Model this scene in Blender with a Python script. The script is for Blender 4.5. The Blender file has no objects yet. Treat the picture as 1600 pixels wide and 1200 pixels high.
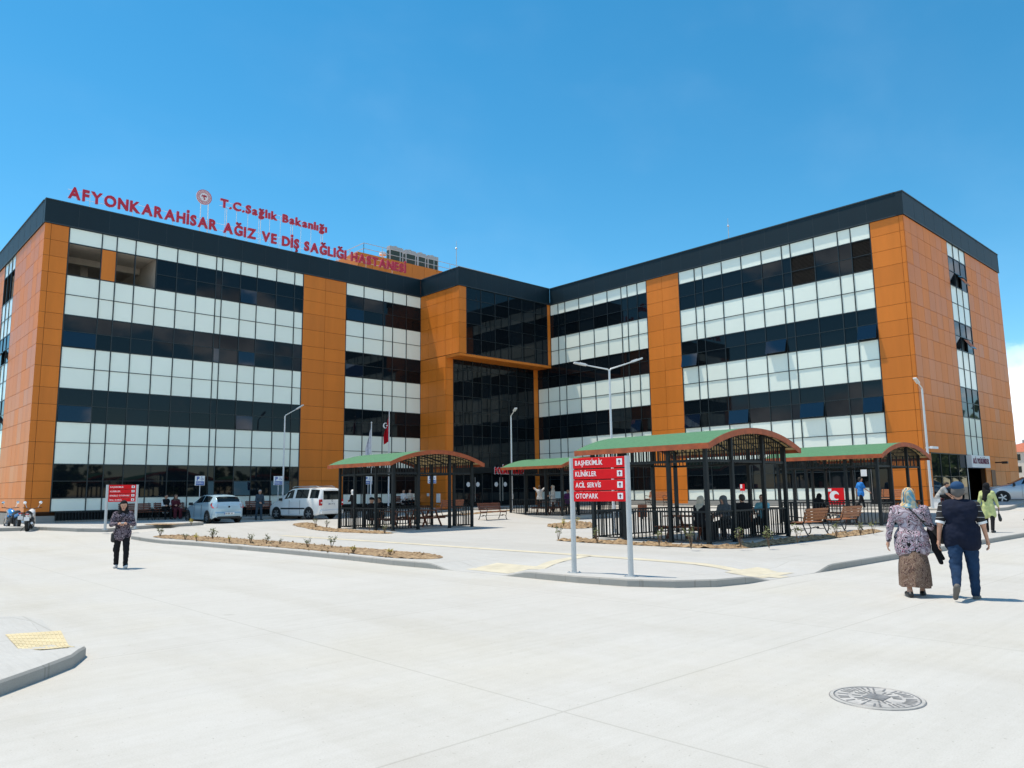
import bpy, bmesh, math, random
import numpy as np
from math import sin, cos, radians, pi, sqrt, atan2, tan
from mathutils import Vector, Matrix
random.seed(7)
SC = bpy.context.scene
COL = SC.collection

# ------------------------------------------------------------------ camera
F_PX, PITCH, ROLL, YAW, EYE = 1187.81, radians(8.0041), radians(-0.76933), radians(43.1613), 1.75
def ray(px, py):
    a, b = px - 800.0, py - 600.0
    c, s = cos(ROLL), sin(ROLL)
    u = c*a + s*b; v = -s*a + c*b
    y = F_PX*cos(PITCH) + v*sin(PITCH); z = F_PX*sin(PITCH) - v*cos(PITCH)
    return Vector((u*cos(YAW) + y*sin(YAW), -u*sin(YAW) + y*cos(YAW), z))
fw = ray(800, 600).normalized()
rt = (ray(801, 600) - ray(800, 600)).normalized()
upv = rt.cross(fw)
cam_d = bpy.data.cameras.new('camera'); cam = bpy.data.objects.new('camera', cam_d); COL.objects.link(cam)
cam.matrix_world = Matrix(((rt.x, upv.x, -fw.x, 0), (rt.y, upv.y, -fw.y, 0), (rt.z, upv.z, -fw.z, EYE), (0, 0, 0, 1)))
cam_d.sensor_fit = 'HORIZONTAL'; cam_d.angle = 2*math.atan(800/F_PX); cam_d.clip_end = 5000; cam_d.clip_start = 0.05
SC.camera = cam
RIGHT = Vector((cos(YAW), -sin(YAW), 0)); AWAY = Vector((sin(YAW), cos(YAW), 0))

# ------------------------------------------------------------------ light
SUN_DIR = Vector((0.17, -0.31, -1.0)).normalized()          # the way the light travels
SUN_EL = math.asin(-SUN_DIR.z); SUN_ROT = atan2(-SUN_DIR.x, -SUN_DIR.y)
SUN_E, SKY_E, EXPO = 3.0, 0.15, 0.76
sl = bpy.data.lights.new('sun', 'SUN'); sl.energy = SUN_E; sl.angle = radians(0.5); sl.color = (1.0, 0.90, 0.76)
so = bpy.data.objects.new('sun', sl); COL.objects.link(so)
so.rotation_euler = SUN_DIR.to_track_quat('-Z', 'Y').to_euler(); so.location = (0, 0, 60)
W = bpy.data.worlds.new('World'); SC.world = W; W.use_nodes = True
nt = W.node_tree; bg = nt.nodes['Background']; bg.inputs[1].default_value = SKY_E
sky = nt.nodes.new('ShaderNodeTexSky'); sky.sky_type = 'NISHITA'; sky.sun_disc = False
sky.sun_elevation = SUN_EL; sky.sun_rotation = SUN_ROT; sky.altitude = 1000; sky.air_density = 1.0; sky.dust_density = 0.0; sky.ozone_density = 2.0
tc = nt.nodes.new('ShaderNodeTexCoord'); sep = nt.nodes.new('ShaderNodeSeparateXYZ'); nt.links.new(tc.outputs['Generated'], sep.inputs[0])
def wmath(op, a, b=None, clamp=False):
    n = nt.nodes.new('ShaderNodeMath'); n.operation = op; n.use_clamp = clamp
    for i, v in enumerate((a, b)):
        if v is None: continue
        if isinstance(v, (int, float)): n.inputs[i].default_value = v
        else: nt.links.new(v, n.inputs[i])
    return n.outputs[0]
def wramp(v, lo, hi):
    n = nt.nodes.new('ShaderNodeMapRange'); n.interpolation_type = 'SMOOTHSTEP'
    n.inputs['From Min'].default_value = lo; n.inputs['From Max'].default_value = hi; nt.links.new(v, n.inputs['Value']); return n.outputs[0]
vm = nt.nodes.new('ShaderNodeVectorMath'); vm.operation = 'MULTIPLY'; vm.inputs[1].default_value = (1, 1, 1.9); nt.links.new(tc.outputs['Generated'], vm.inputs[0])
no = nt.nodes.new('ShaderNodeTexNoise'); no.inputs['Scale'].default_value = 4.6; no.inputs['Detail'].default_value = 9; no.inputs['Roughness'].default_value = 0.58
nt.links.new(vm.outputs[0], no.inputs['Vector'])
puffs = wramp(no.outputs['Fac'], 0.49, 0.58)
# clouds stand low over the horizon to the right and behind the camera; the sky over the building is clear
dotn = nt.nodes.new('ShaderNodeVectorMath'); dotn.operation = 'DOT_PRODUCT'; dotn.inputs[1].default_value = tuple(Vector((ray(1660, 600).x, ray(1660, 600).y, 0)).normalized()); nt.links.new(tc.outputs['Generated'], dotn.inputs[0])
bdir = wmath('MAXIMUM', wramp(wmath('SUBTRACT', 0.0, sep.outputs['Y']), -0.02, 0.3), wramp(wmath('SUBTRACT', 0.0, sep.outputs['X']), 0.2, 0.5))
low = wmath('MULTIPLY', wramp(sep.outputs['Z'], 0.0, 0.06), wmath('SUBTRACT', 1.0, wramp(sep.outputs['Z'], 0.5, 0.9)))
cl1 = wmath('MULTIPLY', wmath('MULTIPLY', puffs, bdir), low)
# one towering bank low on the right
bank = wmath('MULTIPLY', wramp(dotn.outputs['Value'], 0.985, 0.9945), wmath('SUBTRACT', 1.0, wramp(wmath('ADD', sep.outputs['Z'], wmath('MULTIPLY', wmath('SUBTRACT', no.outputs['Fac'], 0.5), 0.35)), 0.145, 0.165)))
no2 = nt.nodes.new('ShaderNodeTexNoise'); no2.inputs['Scale'].default_value = 11; no2.inputs['Detail'].default_value = 8; nt.links.new(tc.outputs['Generated'], no2.inputs['Vector'])
bank = wmath('MULTIPLY', bank, wramp(wmath('ADD', no2.outputs['Fac'], wmath('MULTIPLY', bank, 0.25)), 0.42, 0.66))
# a faint uneven veil over the whole sky
mpv = nt.nodes.new('ShaderNodeMapping'); mpv.inputs['Scale'].default_value = (1.5, 4.0, 6.0); mpv.inputs['Rotation'].default_value = (.2, .3, .6); nt.links.new(tc.outputs['Generated'], mpv.inputs[0])
no3 = nt.nodes.new('ShaderNodeTexNoise'); no3.inputs['Scale'].default_value = 1.6; no3.inputs['Detail'].default_value = 7; nt.links.new(mpv.outputs[0], no3.inputs['Vector'])
veil = wmath('MULTIPLY', wramp(no3.outputs['Fac'], .42, .75), 0.018)
cloud = wmath('MAXIMUM', wmath('MAXIMUM', cl1, bank), veil, True)
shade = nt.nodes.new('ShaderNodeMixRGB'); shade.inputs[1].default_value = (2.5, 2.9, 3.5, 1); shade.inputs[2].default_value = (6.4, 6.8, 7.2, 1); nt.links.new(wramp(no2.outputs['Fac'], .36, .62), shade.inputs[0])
hsv = nt.nodes.new('ShaderNodeHueSaturation'); hsv.inputs['Saturation'].default_value = 1.33; hsv.inputs['Hue'].default_value = 0.481; hsv.inputs['Value'].default_value = 0.73
nt.links.new(sky.outputs[0], hsv.inputs['Color'])
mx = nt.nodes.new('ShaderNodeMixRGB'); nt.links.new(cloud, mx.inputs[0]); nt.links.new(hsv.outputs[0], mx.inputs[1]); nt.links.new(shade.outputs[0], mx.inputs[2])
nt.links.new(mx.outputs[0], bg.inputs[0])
vs = SC.view_settings; vs.view_transform = 'Standard'; vs.look = 'None'; vs.exposure = EXPO; vs.gamma = 1; vs.use_curve_mapping = False
SC.cycles.max_bounces = 6; SC.cycles.diffuse_bounces = 3; SC.cycles.glossy_bounces = 4; SC.cycles.use_denoising = True

# ------------------------------------------------------------------ terrain
def S(t):
    t = min(1.0, max(0.0, t)); return t*t*(3 - 2*t)
def zt(x, y):
    e = S((x - 26)/8.0)
    return max((.30 + .22*e)*S((y - 29)/8.0), .52*S((x - 34.5)/4.0) + .20*S((x - 42)/4.0))
def G(px, py, dz=0.0):
    "the point of the ground (plus dz) that a pixel of the photograph looks at"
    r = ray(px, py); z = dz
    for _ in range(40):
        t = (z - EYE)/r.z; x, y = r.x*t, r.y*t
        z = .5*z + .5*(zt(x, y) + dz)
    return Vector((x, y, zt(x, y) + dz))
def onY(px, py, Y):
    r = ray(px, py); t = Y/r.y; return Vector((r.x*t, Y, EYE + r.z*t))
def onX(px, py, X):
    r = ray(px, py); t = X/r.x; return Vector((X, r.y*t, EYE + r.z*t))
def at_depth(px, dep, dz=0.0):
    "ground point in the pixel column px at a distance dep along the view"
    r = ray(px, 770); k = dep/(r.x*AWAY.x + r.y*AWAY.y); x, y = r.x*k, r.y*k
    return Vector((x, y, zt(x, y) + dz))

# ------------------------------------------------------------------ materials
MATS = {}
def mat(name, col, rough=0.6, metal=0.0, var=0.0, vscale=3.0, bump=0.0, bscale=60.0, spec=0.5, coat=0.0, stretch=None, ior=None, col2=None, lo=.35, hi=.65, detail=6):
    if name in MATS: return MATS[name]
    m = bpy.data.materials.new(name); m.use_nodes = True; t = m.node_tree; b = t.nodes['Principled BSDF']
    b.inputs['Roughness'].default_value = rough; b.inputs['Metallic'].default_value = metal
    b.inputs['Specular IOR Level'].default_value = spec; b.inputs['Coat Weight'].default_value = coat; b.inputs['Coat Roughness'].default_value = .08
    if ior: b.inputs['IOR'].default_value = ior
    b.inputs['Base Color'].default_value = (*col, 1)
    if var or bump or col2:
        c = t.nodes.new('ShaderNodeTexCoord'); mp = t.nodes.new('ShaderNodeMapping'); t.links.new(c.outputs['Object'], mp.inputs[0])
        if stretch: mp.inputs['Scale'].default_value = stretch
    if var or col2:
        n = t.nodes.new('ShaderNodeTexNoise'); n.inputs['Scale'].default_value = vscale; n.inputs['Detail'].default_value = detail; n.inputs['Roughness'].default_value = .6
        t.links.new(mp.outputs[0], n.inputs['Vector'])
        r = t.nodes.new('ShaderNodeValToRGB'); r.color_ramp.elements[0].position = lo; r.color_ramp.elements[1].position = hi
        a = col2 if col2 else tuple(x*(1 - var) for x in col); bb = col if col2 else tuple(min(1, x*(1 + var)) for x in col)
        r.color_ramp.elements[0].color = (*a, 1); r.color_ramp.elements[1].color = (*bb, 1)
        t.links.new(n.outputs['Fac'], r.inputs[0]); t.links.new(r.outputs[0], b.inputs['Base Color'])
    if bump:
        n2 = t.nodes.new('ShaderNodeTexNoise'); n2.inputs['Scale'].default_value = bscale; n2.inputs['Detail'].default_value = 4; t.links.new(mp.outputs[0], n2.inputs['Vector'])
        bp = t.nodes.new('ShaderNodeBump'); bp.inputs['Strength'].default_value = bump; bp.inputs['Distance'].default_value = .02
        t.links.new(n2.outputs['Fac'], bp.inputs['Height']); t.links.new(bp.outputs[0], b.inputs['Normal'])
    MATS[name] = m; return m

def concrete(name, col, broom=0.0, joints=None, yellow=0.0):
    "cast concrete: cloudy tone, stains, fine grain, saw-cut joints on a grid"
    m = bpy.data.materials.new(name); m.use_nodes = True; t = m.node_tree; b = t.nodes['Principled BSDF']; L = t.links.new; N = t.nodes.new
    c = N('ShaderNodeTexCoord'); P = c.outputs['Object']
    def noise(scale, det=5, rough=.6, stretch=None, rot=0.0):
        n = N('ShaderNodeTexNoise'); n.inputs['Scale'].default_value = scale; n.inputs['Detail'].default_value = det; n.inputs['Roughness'].default_value = rough
        mp = N('ShaderNodeMapping'); L(P, mp.inputs[0]); mp.inputs['Rotation'].default_value = (0, 0, rot)
        if stretch: mp.inputs['Scale'].default_value = stretch
        L(mp.outputs[0], n.inputs['Vector']); return n.outputs['Fac']
    def mul(colr, fac_node, lo, hi, dark):
        r = N('ShaderNodeValToRGB'); r.color_ramp.elements[0].position = lo; r.color_ramp.elements[1].position = hi
        r.color_ramp.elements[0].color = (*dark, 1); r.color_ramp.elements[1].color = (1, 1, 1, 1); L(fac_node, r.inputs[0])
        mm = N('ShaderNodeMixRGB'); mm.blend_type = 'MULTIPLY'; mm.inputs[0].default_value = 1; L(colr, mm.inputs[1]); L(r.outputs[0], mm.inputs[2]); return mm.outputs[0]
    rgb = N('ShaderNodeRGB'); rgb.outputs[0].default_value = (*col, 1); o = rgb.outputs[0]
    o = mul(o, noise(.16), .3, .62, (.95, .95, .945))
    o = mul(o, noise(.9, 7), .3, .6, (.955, .95, .945))
    o = mul(o, noise(7, 8, .7), .34, .6, (.965, .96, .95))
    o = mul(o, noise(.5, 6, .65, (1, .12, 1), .3), .33, .5, (.93, .92, .90))
    o = mul(o, noise(75, 3), .3, .55, (.90, .89, .88))
    if name == 'road_concrete':
        o = mul(o, noise(1.0, 6, .6, (.22, 7, 1)), .36, .56, (.962, .962, .957)); o = mul(o, noise(.22, 5), .36, .5, (1.0, .988, .955)); o = mul(o, noise(26, 2, .5), .27, .30, (.72, .70, .67))
    if broom: o = mul(o, noise(3.0, 4, .6, (12, .5, 1)), .3, .6, (1-broom,)*3)
    # scattered dark drips and tyre scuffs
    v = N('ShaderNodeTexVoronoi'); v.inputs['Scale'].default_value = .55; L(P, v.inputs['Vector'])
    o = mul(o, v.outputs['Distance'], .01, .06, (.80, .79, .77))
    o = mul(o, noise(1.6, 2, .5, (.14, 2.2, 1), .9), .24, .32, (.90, .90, .89))
    h = noise(75, 3)
    if joints:
        br = N('ShaderNodeTexBrick'); br.offset = joints[3]; br.inputs['Scale'].default_value = 1; br.inputs['Mortar Size'].default_value = joints[2]
        br.inputs['Brick Width'].default_value = joints[0]; br.inputs['Row Height'].default_value = joints[1]; br.inputs['Mortar Smooth'].default_value = .3
        br.inputs['Color1'].default_value = br.inputs['Color2'].default_value = (1, 1, 1, 1); br.inputs['Mortar'].default_value = (.80, .79, .77, 1)
        mp = N('ShaderNodeMapping'); mp.inputs['Location'].default_value = (.37, .61, 0); L(P, mp.inputs[0]); L(mp.outputs[0], br.inputs['Vector'])
        mm = N('ShaderNodeMixRGB'); mm.blend_type = 'MULTIPLY'; mm.inputs[0].default_value = .8; L(o, mm.inputs[1]); L(br.outputs['Color'], mm.inputs[2]); o = mm.outputs[0]
    L(o, b.inputs['Base Color']); b.inputs['Roughness'].default_value = .85; b.inputs['Specular IOR Level'].default_value = .25
    bp = N('ShaderNodeBump'); bp.inputs['Strength'].default_value = .25; bp.inputs['Distance'].default_value = .004; L(h, bp.inputs['Height']); L(bp.outputs[0], b.inputs['Normal'])
    MATS[name] = m; return m

M_ROAD = concrete('road_concrete', (.525, .515, .485), 0, (5.0, 5.0, .012, 0.0))
M_PAVE = concrete('paving_concrete', (.505, .500, .478), .07, (3.0, 3.0, .014, 0.0))
M_WALK = concrete('walkway_concrete', (.505, .500, .478), .05, (1.5, 1.5, .01, 0.0))
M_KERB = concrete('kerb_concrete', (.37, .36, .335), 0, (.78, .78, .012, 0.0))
M_PLINTH = concrete('plinth_concrete', (.33, .32, .30))
M_SOIL = mat('soil', (.44, .31, .175), .95, var=.45, vscale=10, bump=1.0, bscale=34, col2=(.13, .075, .036), detail=12)
M_YEL = mat('tactile_yellow', (.58, .49, .30), .85, var=.10, vscale=2.5, bump=.2)
M_ORANGE = mat('orange_composite_panel', (.66, .190, .024), .45, var=.06, vscale=1.3, spec=.25, stretch=(1, 1, .12))
M_JOINT = mat('panel_joint', (.09, .035, .01), .8)
M_GLASS = mat('dark_reflective_glass', (.004, .007, .010), .025, spec=.28, ior=1.5)
M_GLASSB = mat('deep_blue_sash_pane', (.004, .010, .024), .025, spec=.5, ior=1.6)  # base a little bluer than the glass of the fixed panes
M_WHITE = mat('mint_spandrel_glass', (.87, .92, .82), .10, spec=.4, var=.02, vscale=.4)  # whitened and warmed in the base to offset blue skylight on shaded bands
M_FRAME = mat('dark_aluminium', (.018, .026, .03), .35, metal=.3)
M_FASCIA = mat('slate_sheet_metal', (.004, .017, .026), .5, var=.10, vscale=.8, spec=.28, stretch=(1, 1, .1))
M_COPE = mat('coping_metal', (.022, .036, .045), .5)
M_ROOF = mat('roof_membrane', (.3, .3, .3), .9)
M_BEIGE = mat('terrace_plaster', (.50, .44, .37), .9, var=.05)
M_RED = mat('red_sign_enamel', (.72, .006, .012), .5, spec=.2, var=.04)
M_REDL = mat('red_acrylic_letter', (.50, .008, .035), .28)
M_WHT = mat('white_paint', (.80, .80, .80), .4)
M_LETTERW = mat('white_lettering', (.86, .86, .86), .5)
M_GALV = mat('grey_painted_steel', (.50, .52, .53), .42, metal=.35, var=.06, vscale=6)
M_LAMP = mat('lamp_pole_paint', (.66, .67, .68), .4, metal=.1, var=.05, vscale=3)
M_STEEL = mat('stainless_steel', (.6, .6, .6), .3, metal=1)
M_DARK = mat('dark_slate_steel', (.007, .011, .013), .5, var=.15, vscale=5, spec=.3)
M_GREEN = mat('green_roof_shingle', (.070, .195, .098), .9, var=.10, vscale=9, bump=.4, bscale=180, detail=9)
M_RUST = mat('stained_timber', (.36, .075, .018), .55, var=.22, vscale=4, stretch=(1, 1, 1))
M_BOARD = mat('roof_boarding', (.52, .38, .17), .8, var=.2, vscale=6)
M_SLAT = mat('varnished_slat', (.33, .115, .035), .45, var=.22, vscale=7, stretch=(1, 6, 6))
M_SLATD = mat('dark_varnished_slat', (.18, .05, .02), .45, var=.2, vscale=7)
M_IRON = mat('black_cast_iron', (.016, .017, .018), .5)
M_TYRE = mat('tyre_rubber', (.015, .015, .015), .85)
M_ALLOY = mat('alloy_rim', (.55, .56, .58), .3, metal=.9)
M_BLACK = mat('black_plastic', (.012, .012, .013), .5)
M_SKIN = mat('skin', (.50, .27, .18), .5, var=.06, vscale=12)
M_CHROME = mat('mirror_glass', (.8, .8, .8), .05, metal=1)
M_LEAF = mat('shrub_leaf', (.10, .12, .035), .7, var=.35, vscale=20)
M_LEAFY = mat('yellow_shrub_leaf', (.42, .33, .03), .7, var=.3, vscale=20)
M_TWIG = mat('twig', (.16, .10, .06), .9)
M_BLUESIGN = mat('blue_sign', (.012, .075, .36), .4)
M_TAIL = mat('tail_lamp', (.45, .01, .015), .2, coat=.5)
M_GREY = mat('grey_metal_unit', (.40, .41, .41), .5)
M_TREE = mat('tree_leaf', (.05, .085, .025), .8, var=.4, vscale=.6)
def island(m, lo, hi, rough=None):
    "every loose panel of a mesh gets a tone of its own"
    t = m.node_tree; b = t.nodes['Principled BSDF']; g = t.nodes.new('ShaderNodeNewGeometry'); r = t.nodes.new('ShaderNodeMapRange'); t.links.new(g.outputs['Random Per Island'], r.inputs['Value'])
    r.inputs['To Min'].default_value = lo; r.inputs['To Max'].default_value = hi
    x = t.nodes.new('ShaderNodeMixRGB'); x.blend_type = 'MULTIPLY'; x.inputs[0].default_value = 1
    if b.inputs['Base Color'].is_linked: t.links.new(b.inputs['Base Color'].links[0].from_socket, x.inputs[1])
    else: x.inputs[1].default_value = b.inputs['Base Color'].default_value
    t.links.new(r.outputs[0], x.inputs[2]); t.links.new(x.outputs[0], b.inputs['Base Color'])
    if rough:
        r2 = t.nodes.new('ShaderNodeMapRange'); t.links.new(g.outputs['Random Per Island'], r2.inputs['Value']); r2.inputs['To Min'].default_value = rough[0]; r2.inputs['To Max'].default_value = rough[1]; t.links.new(r2.outputs[0], b.inputs['Roughness'])
island(M_ORANGE, .92, 1.05, (.36, .50)); island(M_WHITE, .955, 1.02); island(M_GLASS, .6, 1.5)
M_YELP = mat('worn_tactile_yellow', (.54, .49, .37), .85, var=.12, vscale=2.0, bump=.2)
def cloth(n, c, **k):
    k.setdefault('var', .14); k.setdefault('vscale', 9); k.setdefault('spec', .2); return mat('cloth_' + n, c, .9, **k)

# ------------------------------------------------------------------ mesh helpers
class MB:
    def __init__(s): s.v = []; s.f = []; s.m = []
    def add(s, vs, fs, mi=0):
        o = len(s.v); s.v += [tuple(q) for q in vs]; s.f += [tuple(i + o for i in q) for q in fs]; s.m += [mi]*len(fs); return s
    def box(s, x0, x1, y0, y1, z0, z1, mi=0):
        return s.obox(Vector((0, 0, 0)), Vector((1, 0, 0)), Vector((0, 1, 0)), x0, x1, y0, y1, z0, z1, mi)
    def obox(s, o, ex, ey, x0, x1, y0, y1, z0, z1, mi=0):
        ez = ex.cross(ey); vs = []
        if ez.z < -.9: ez = -ez
        for z in (z0, z1):
            for x, y in ((x0, y0), (x1, y0), (x1, y1), (x0, y1)): vs.append(o + ex*x + ey*y + ez*z)
        return s.add(vs, [(3, 2, 1, 0), (4, 5, 6, 7), (0, 1, 5, 4), (1, 2, 6, 5), (2, 3, 7, 6), (3, 0, 4, 7)], mi)
    def tube(s, pts, r, n=8, mi=0, caps=True):
        pts = [Vector(p) for p in pts]; rs = r if isinstance(r, (list, tuple)) else [r]*len(pts); vs = []; prev = None
        for i, p in enumerate(pts):
            d = (pts[min(i + 1, len(pts) - 1)] - pts[max(i - 1, 0)])
            d = d.normalized() if d.length > 1e-9 else Vector((0, 0, 1))
            if prev is None: a = d.cross(Vector((0, 0, 1)) if abs(d.z) < .9 else Vector((1, 0, 0))).normalized()
            else:
                a = prev - d*prev.dot(d); a = a.normalized() if a.length > 1e-6 else d.orthogonal().normalized()
            prev = a; b = d.cross(a)
            for k in range(n):
                t = 2*pi*k/n; vs.append(p + (a*cos(t) + b*sin(t))*rs[i])
        fs = [(i*n + k, i*n + (k + 1) % n, (i + 1)*n + (k + 1) % n, (i + 1)*n + k) for i in range(len(pts) - 1) for k in range(n)]
        if caps: fs += [tuple(range(n))[::-1], tuple((len(pts) - 1)*n + k for k in range(n))]
        return s.add(vs, fs, mi)
    def lathe(s, o, ax, prof, n=20, mi=0):
        "prof: (distance along the axis, radius)"
        o = Vector(o); ax = Vector(ax).normalized(); a = ax.orthogonal().normalized(); b = ax.cross(a); vs = []
        for h, r in prof:
            for k in range(n):
                t = 2*pi*k/n; vs.append(o + ax*h + (a*cos(t) + b*sin(t))*r)
        fs = [(i*n + k, i*n + (k + 1) % n, (i + 1)*n + (k + 1) % n, (i + 1)*n + k) for i in range(len(prof) - 1) for k in range(n)]
        return s.add(vs, fs, mi)
    def prism(s, poly, z0, z1, mi=0):
        n = len(poly); vs = [(x, y, z0) for x, y in poly] + [(x, y, z1) for x, y in poly]
        return s.add(vs, [tuple(range(n))[::-1], tuple(range(n, 2*n))] + [(i, (i + 1) % n, n + (i + 1) % n, n + i) for i in range(n)], mi)
    def build(s, name, mats, parent=None, smooth=False, bevel=0.0, loc=None):
        me = bpy.data.meshes.new(name); me.from_pydata(s.v, [], s.f); me.update()
        for m in (mats if isinstance(mats, (list, tuple)) else [mats]): me.materials.append(m)
        if any(s.m): me.polygons.foreach_set('material_index', s.m)
        return finish(name, me, parent, smooth, bevel, loc)
def finish(name, me, parent=None, smooth=False, bevel=0.0, loc=None):
    bm = bmesh.new(); bm.from_mesh(me)
    if bevel:
        es = [e for e in bm.edges if len(e.link_faces) == 2 and e.calc_face_angle(0) > .6]
        bmesh.ops.bevel(bm, geom=es, offset=bevel, segments=1, affect='EDGES', clamp_overlap=True)
    bmesh.ops.recalc_face_normals(bm, faces=bm.faces[:])
    if smooth:
        for f in bm.faces: f.smooth = True
        for e in bm.edges:
            if len(e.link_faces) == 2 and e.calc_face_angle(0) > radians(45): e.smooth = False
    bm.to_mesh(me); bm.free()
    o = bpy.data.objects.new(name, me); COL.objects.link(o)
    if parent: o.parent = parent
    if loc is not None: o.location = loc
    return o
def thing(name, label, cat, loc=(0, 0, 0), rz=0.0, group=None):
    o = bpy.data.objects.new(name, None); COL.objects.link(o); o.location = loc; o.rotation_euler = (0, 0, rz); o.empty_display_size = .3
    return tag(o, label, cat, group)
def tag(o, label=None, cat=None, group=None, kind=None):
    if label: o['label'] = label
    if cat: o['category'] = cat
    if group: o['group'] = group
    if kind: o['kind'] = kind
    return o
def away(p):
    return Vector((p.x, p.y, 0)).normalized()
def dup(root, loc, rz, label, group=None):
    r = root.copy(); COL.objects.link(r); r.location = loc; r.rotation_euler = (0, 0, rz); r['label'] = label
    if group: r['group'] = group
    for ch in root.children:
        c = ch.copy(); COL.objects.link(c); c.parent = r
        for g in ch.children:
            d = g.copy(); COL.objects.link(d); d.parent = c
    return r
UX, UY, UZ = Vector((1, 0, 0)), Vector((0, 1, 0)), Vector((0, 0, 1))

# ------------------------------------------------------------------ lettering
GLY = {}
def raw_glyph(ch, bold):
    cu = bpy.data.curves.new('glyph', 'FONT'); cu.body = ch; cu.size = 1.0; cu.offset = bold; cu.extrude = .5; cu.resolution_u = 3
    o = bpy.data.objects.new('glyph', cu); COL.objects.link(o); bpy.context.view_layer.update()
    me = bpy.data.meshes.new_from_object(o.evaluated_get(bpy.context.evaluated_depsgraph_get()))
    vs = [tuple(v.co) for v in me.vertices]; fs = [tuple(p.vertices) for p in me.polygons]
    bpy.data.objects.remove(o); bpy.data.curves.remove(cu); bpy.data.meshes.remove(me)
    return vs, fs
def glyph(ch, bold=.02):
    key = (ch, bold)
    if key in GLY: return GLY[key]
    base = {'İ': 'I', 'Ğ': 'G', 'ğ': 'g', 'Ş': 'S', 'ş': 's', 'Ç': 'C', 'ü': 'u'}.get(ch, ch)
    vs, fs = raw_glyph(base, bold)
    if not vs: GLY[key] = (None, .28, None); return GLY[key]
    mb = MB(); mb.add(vs, fs); xs = [v[0] for v in vs]; ys = [v[1] for v in vs]; x0, x1, y0, y1 = min(xs), max(xs), min(ys), max(ys); xc = (x0 + x1)/2
    w = .055 + bold
    if ch == 'İ': mb.box(xc - w, xc + w, y1 + .07, y1 + .07 + 2*w, -.5, .5)
    if ch in 'Ğğ':
        top = y1 + .19; pts = [(xc + .16*cos(t), top - .11*sin(t)) for t in [pi*k/6 for k in range(7)]]
        for (ax, ay), (bx, by) in zip(pts, pts[1:]):
            d = Vector((bx - ax, by - ay, 0)).normalized(); nrm = Vector((-d.y, d.x, 0))
            mb.obox(Vector((ax, ay, 0)), d, nrm, -.01, Vector((bx - ax, by - ay)).length + .01, -w*.75, w*.75, -.5, .5)
    if ch in 'ŞşÇ':
        mb.box(xc - w*.6, xc + w*.6, y0 - .10, y0 + .02, -.5, .5); mb.box(xc - w*.6, xc + .10, y0 - .13, y0 - .06, -.5, .5); mb.box(xc + .04, xc + .12, y0 - .20, y0 - .10, -.5, .5); mb.box(xc - .1, xc + .10, y0 - .24, y0 - .17, -.5, .5)
    mb.v = [(x - x0, y, z) for x, y, z in mb.v]
    GLY[key] = (mb.v, x1 - x0, mb.f); return GLY[key]
def layout(text, size, width=None, bold=.02, gap=.10, squash=1.0):
    "positions of the glyphs of a line, as (char, x, x-scale); cap height is about .69 x size"
    x = 0; out = []
    for ch in text:
        v, w, f = glyph(ch, bold)
        if v is not None: out.append((ch, x))
        x += w + gap
    tot = x - gap; k = squash if width is None else width/(tot*size)
    return [(c, px*size*k, k) for c, px in out], tot*size*k
def put_text(mb, text, o, ex, ey, size, width=None, bold=.02, depth=.01, gap=.10, squash=1.0, mi=0, center=False):
    "adds a line of lettering to an MB; o = left end of the baseline"
    lay, tot = layout(text, size, width, bold, gap, squash); ez = ex.cross(ey)
    if center: o = o - ex*(tot/2)
    for ch, x, k in lay:
        v, w, f = glyph(ch, bold); mb.add([o + ex*(x + q[0]*size*k) + ey*(q[1]*size) + ez*(q[2]*depth) for q in v], f, mi)
    return tot
# ------------------------------------------------------------------ the setting: ground, plaza, kerbs
def coords(lo, hi, a, b, fine, steps):
    out = [a + fine*i for i in range(int((b - a)/fine) + 1)]
    l, h = [], []
    for k in steps:
        if a - k > lo: l.append(a - k)
        if b + k < hi: h.append(b + k)
    return sorted(set([lo] + l + out + h + [hi]))
def sheet(name, xs, ys, m, hf):
    vs = [(x, y, hf(x, y)) for y in ys for x in xs]; n = len(xs)
    fs = [(j*n + i, j*n + i + 1, (j + 1)*n + i + 1, (j + 1)*n + i) for j in range(len(ys) - 1) for i in range(n - 1)]
    mb = MB(); mb.add(vs, fs); return mb.build(name, m, smooth=True)
XS = coords(-900, 1200, -12, 64, .8, (4, 12, 30, 80, 200, 500)); YS = coords(-900, 1500, -8, 60, .8, (4, 12, 30, 80, 200, 500))
tag(sheet('road', XS, YS, M_ROAD, zt), kind='structure')

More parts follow.
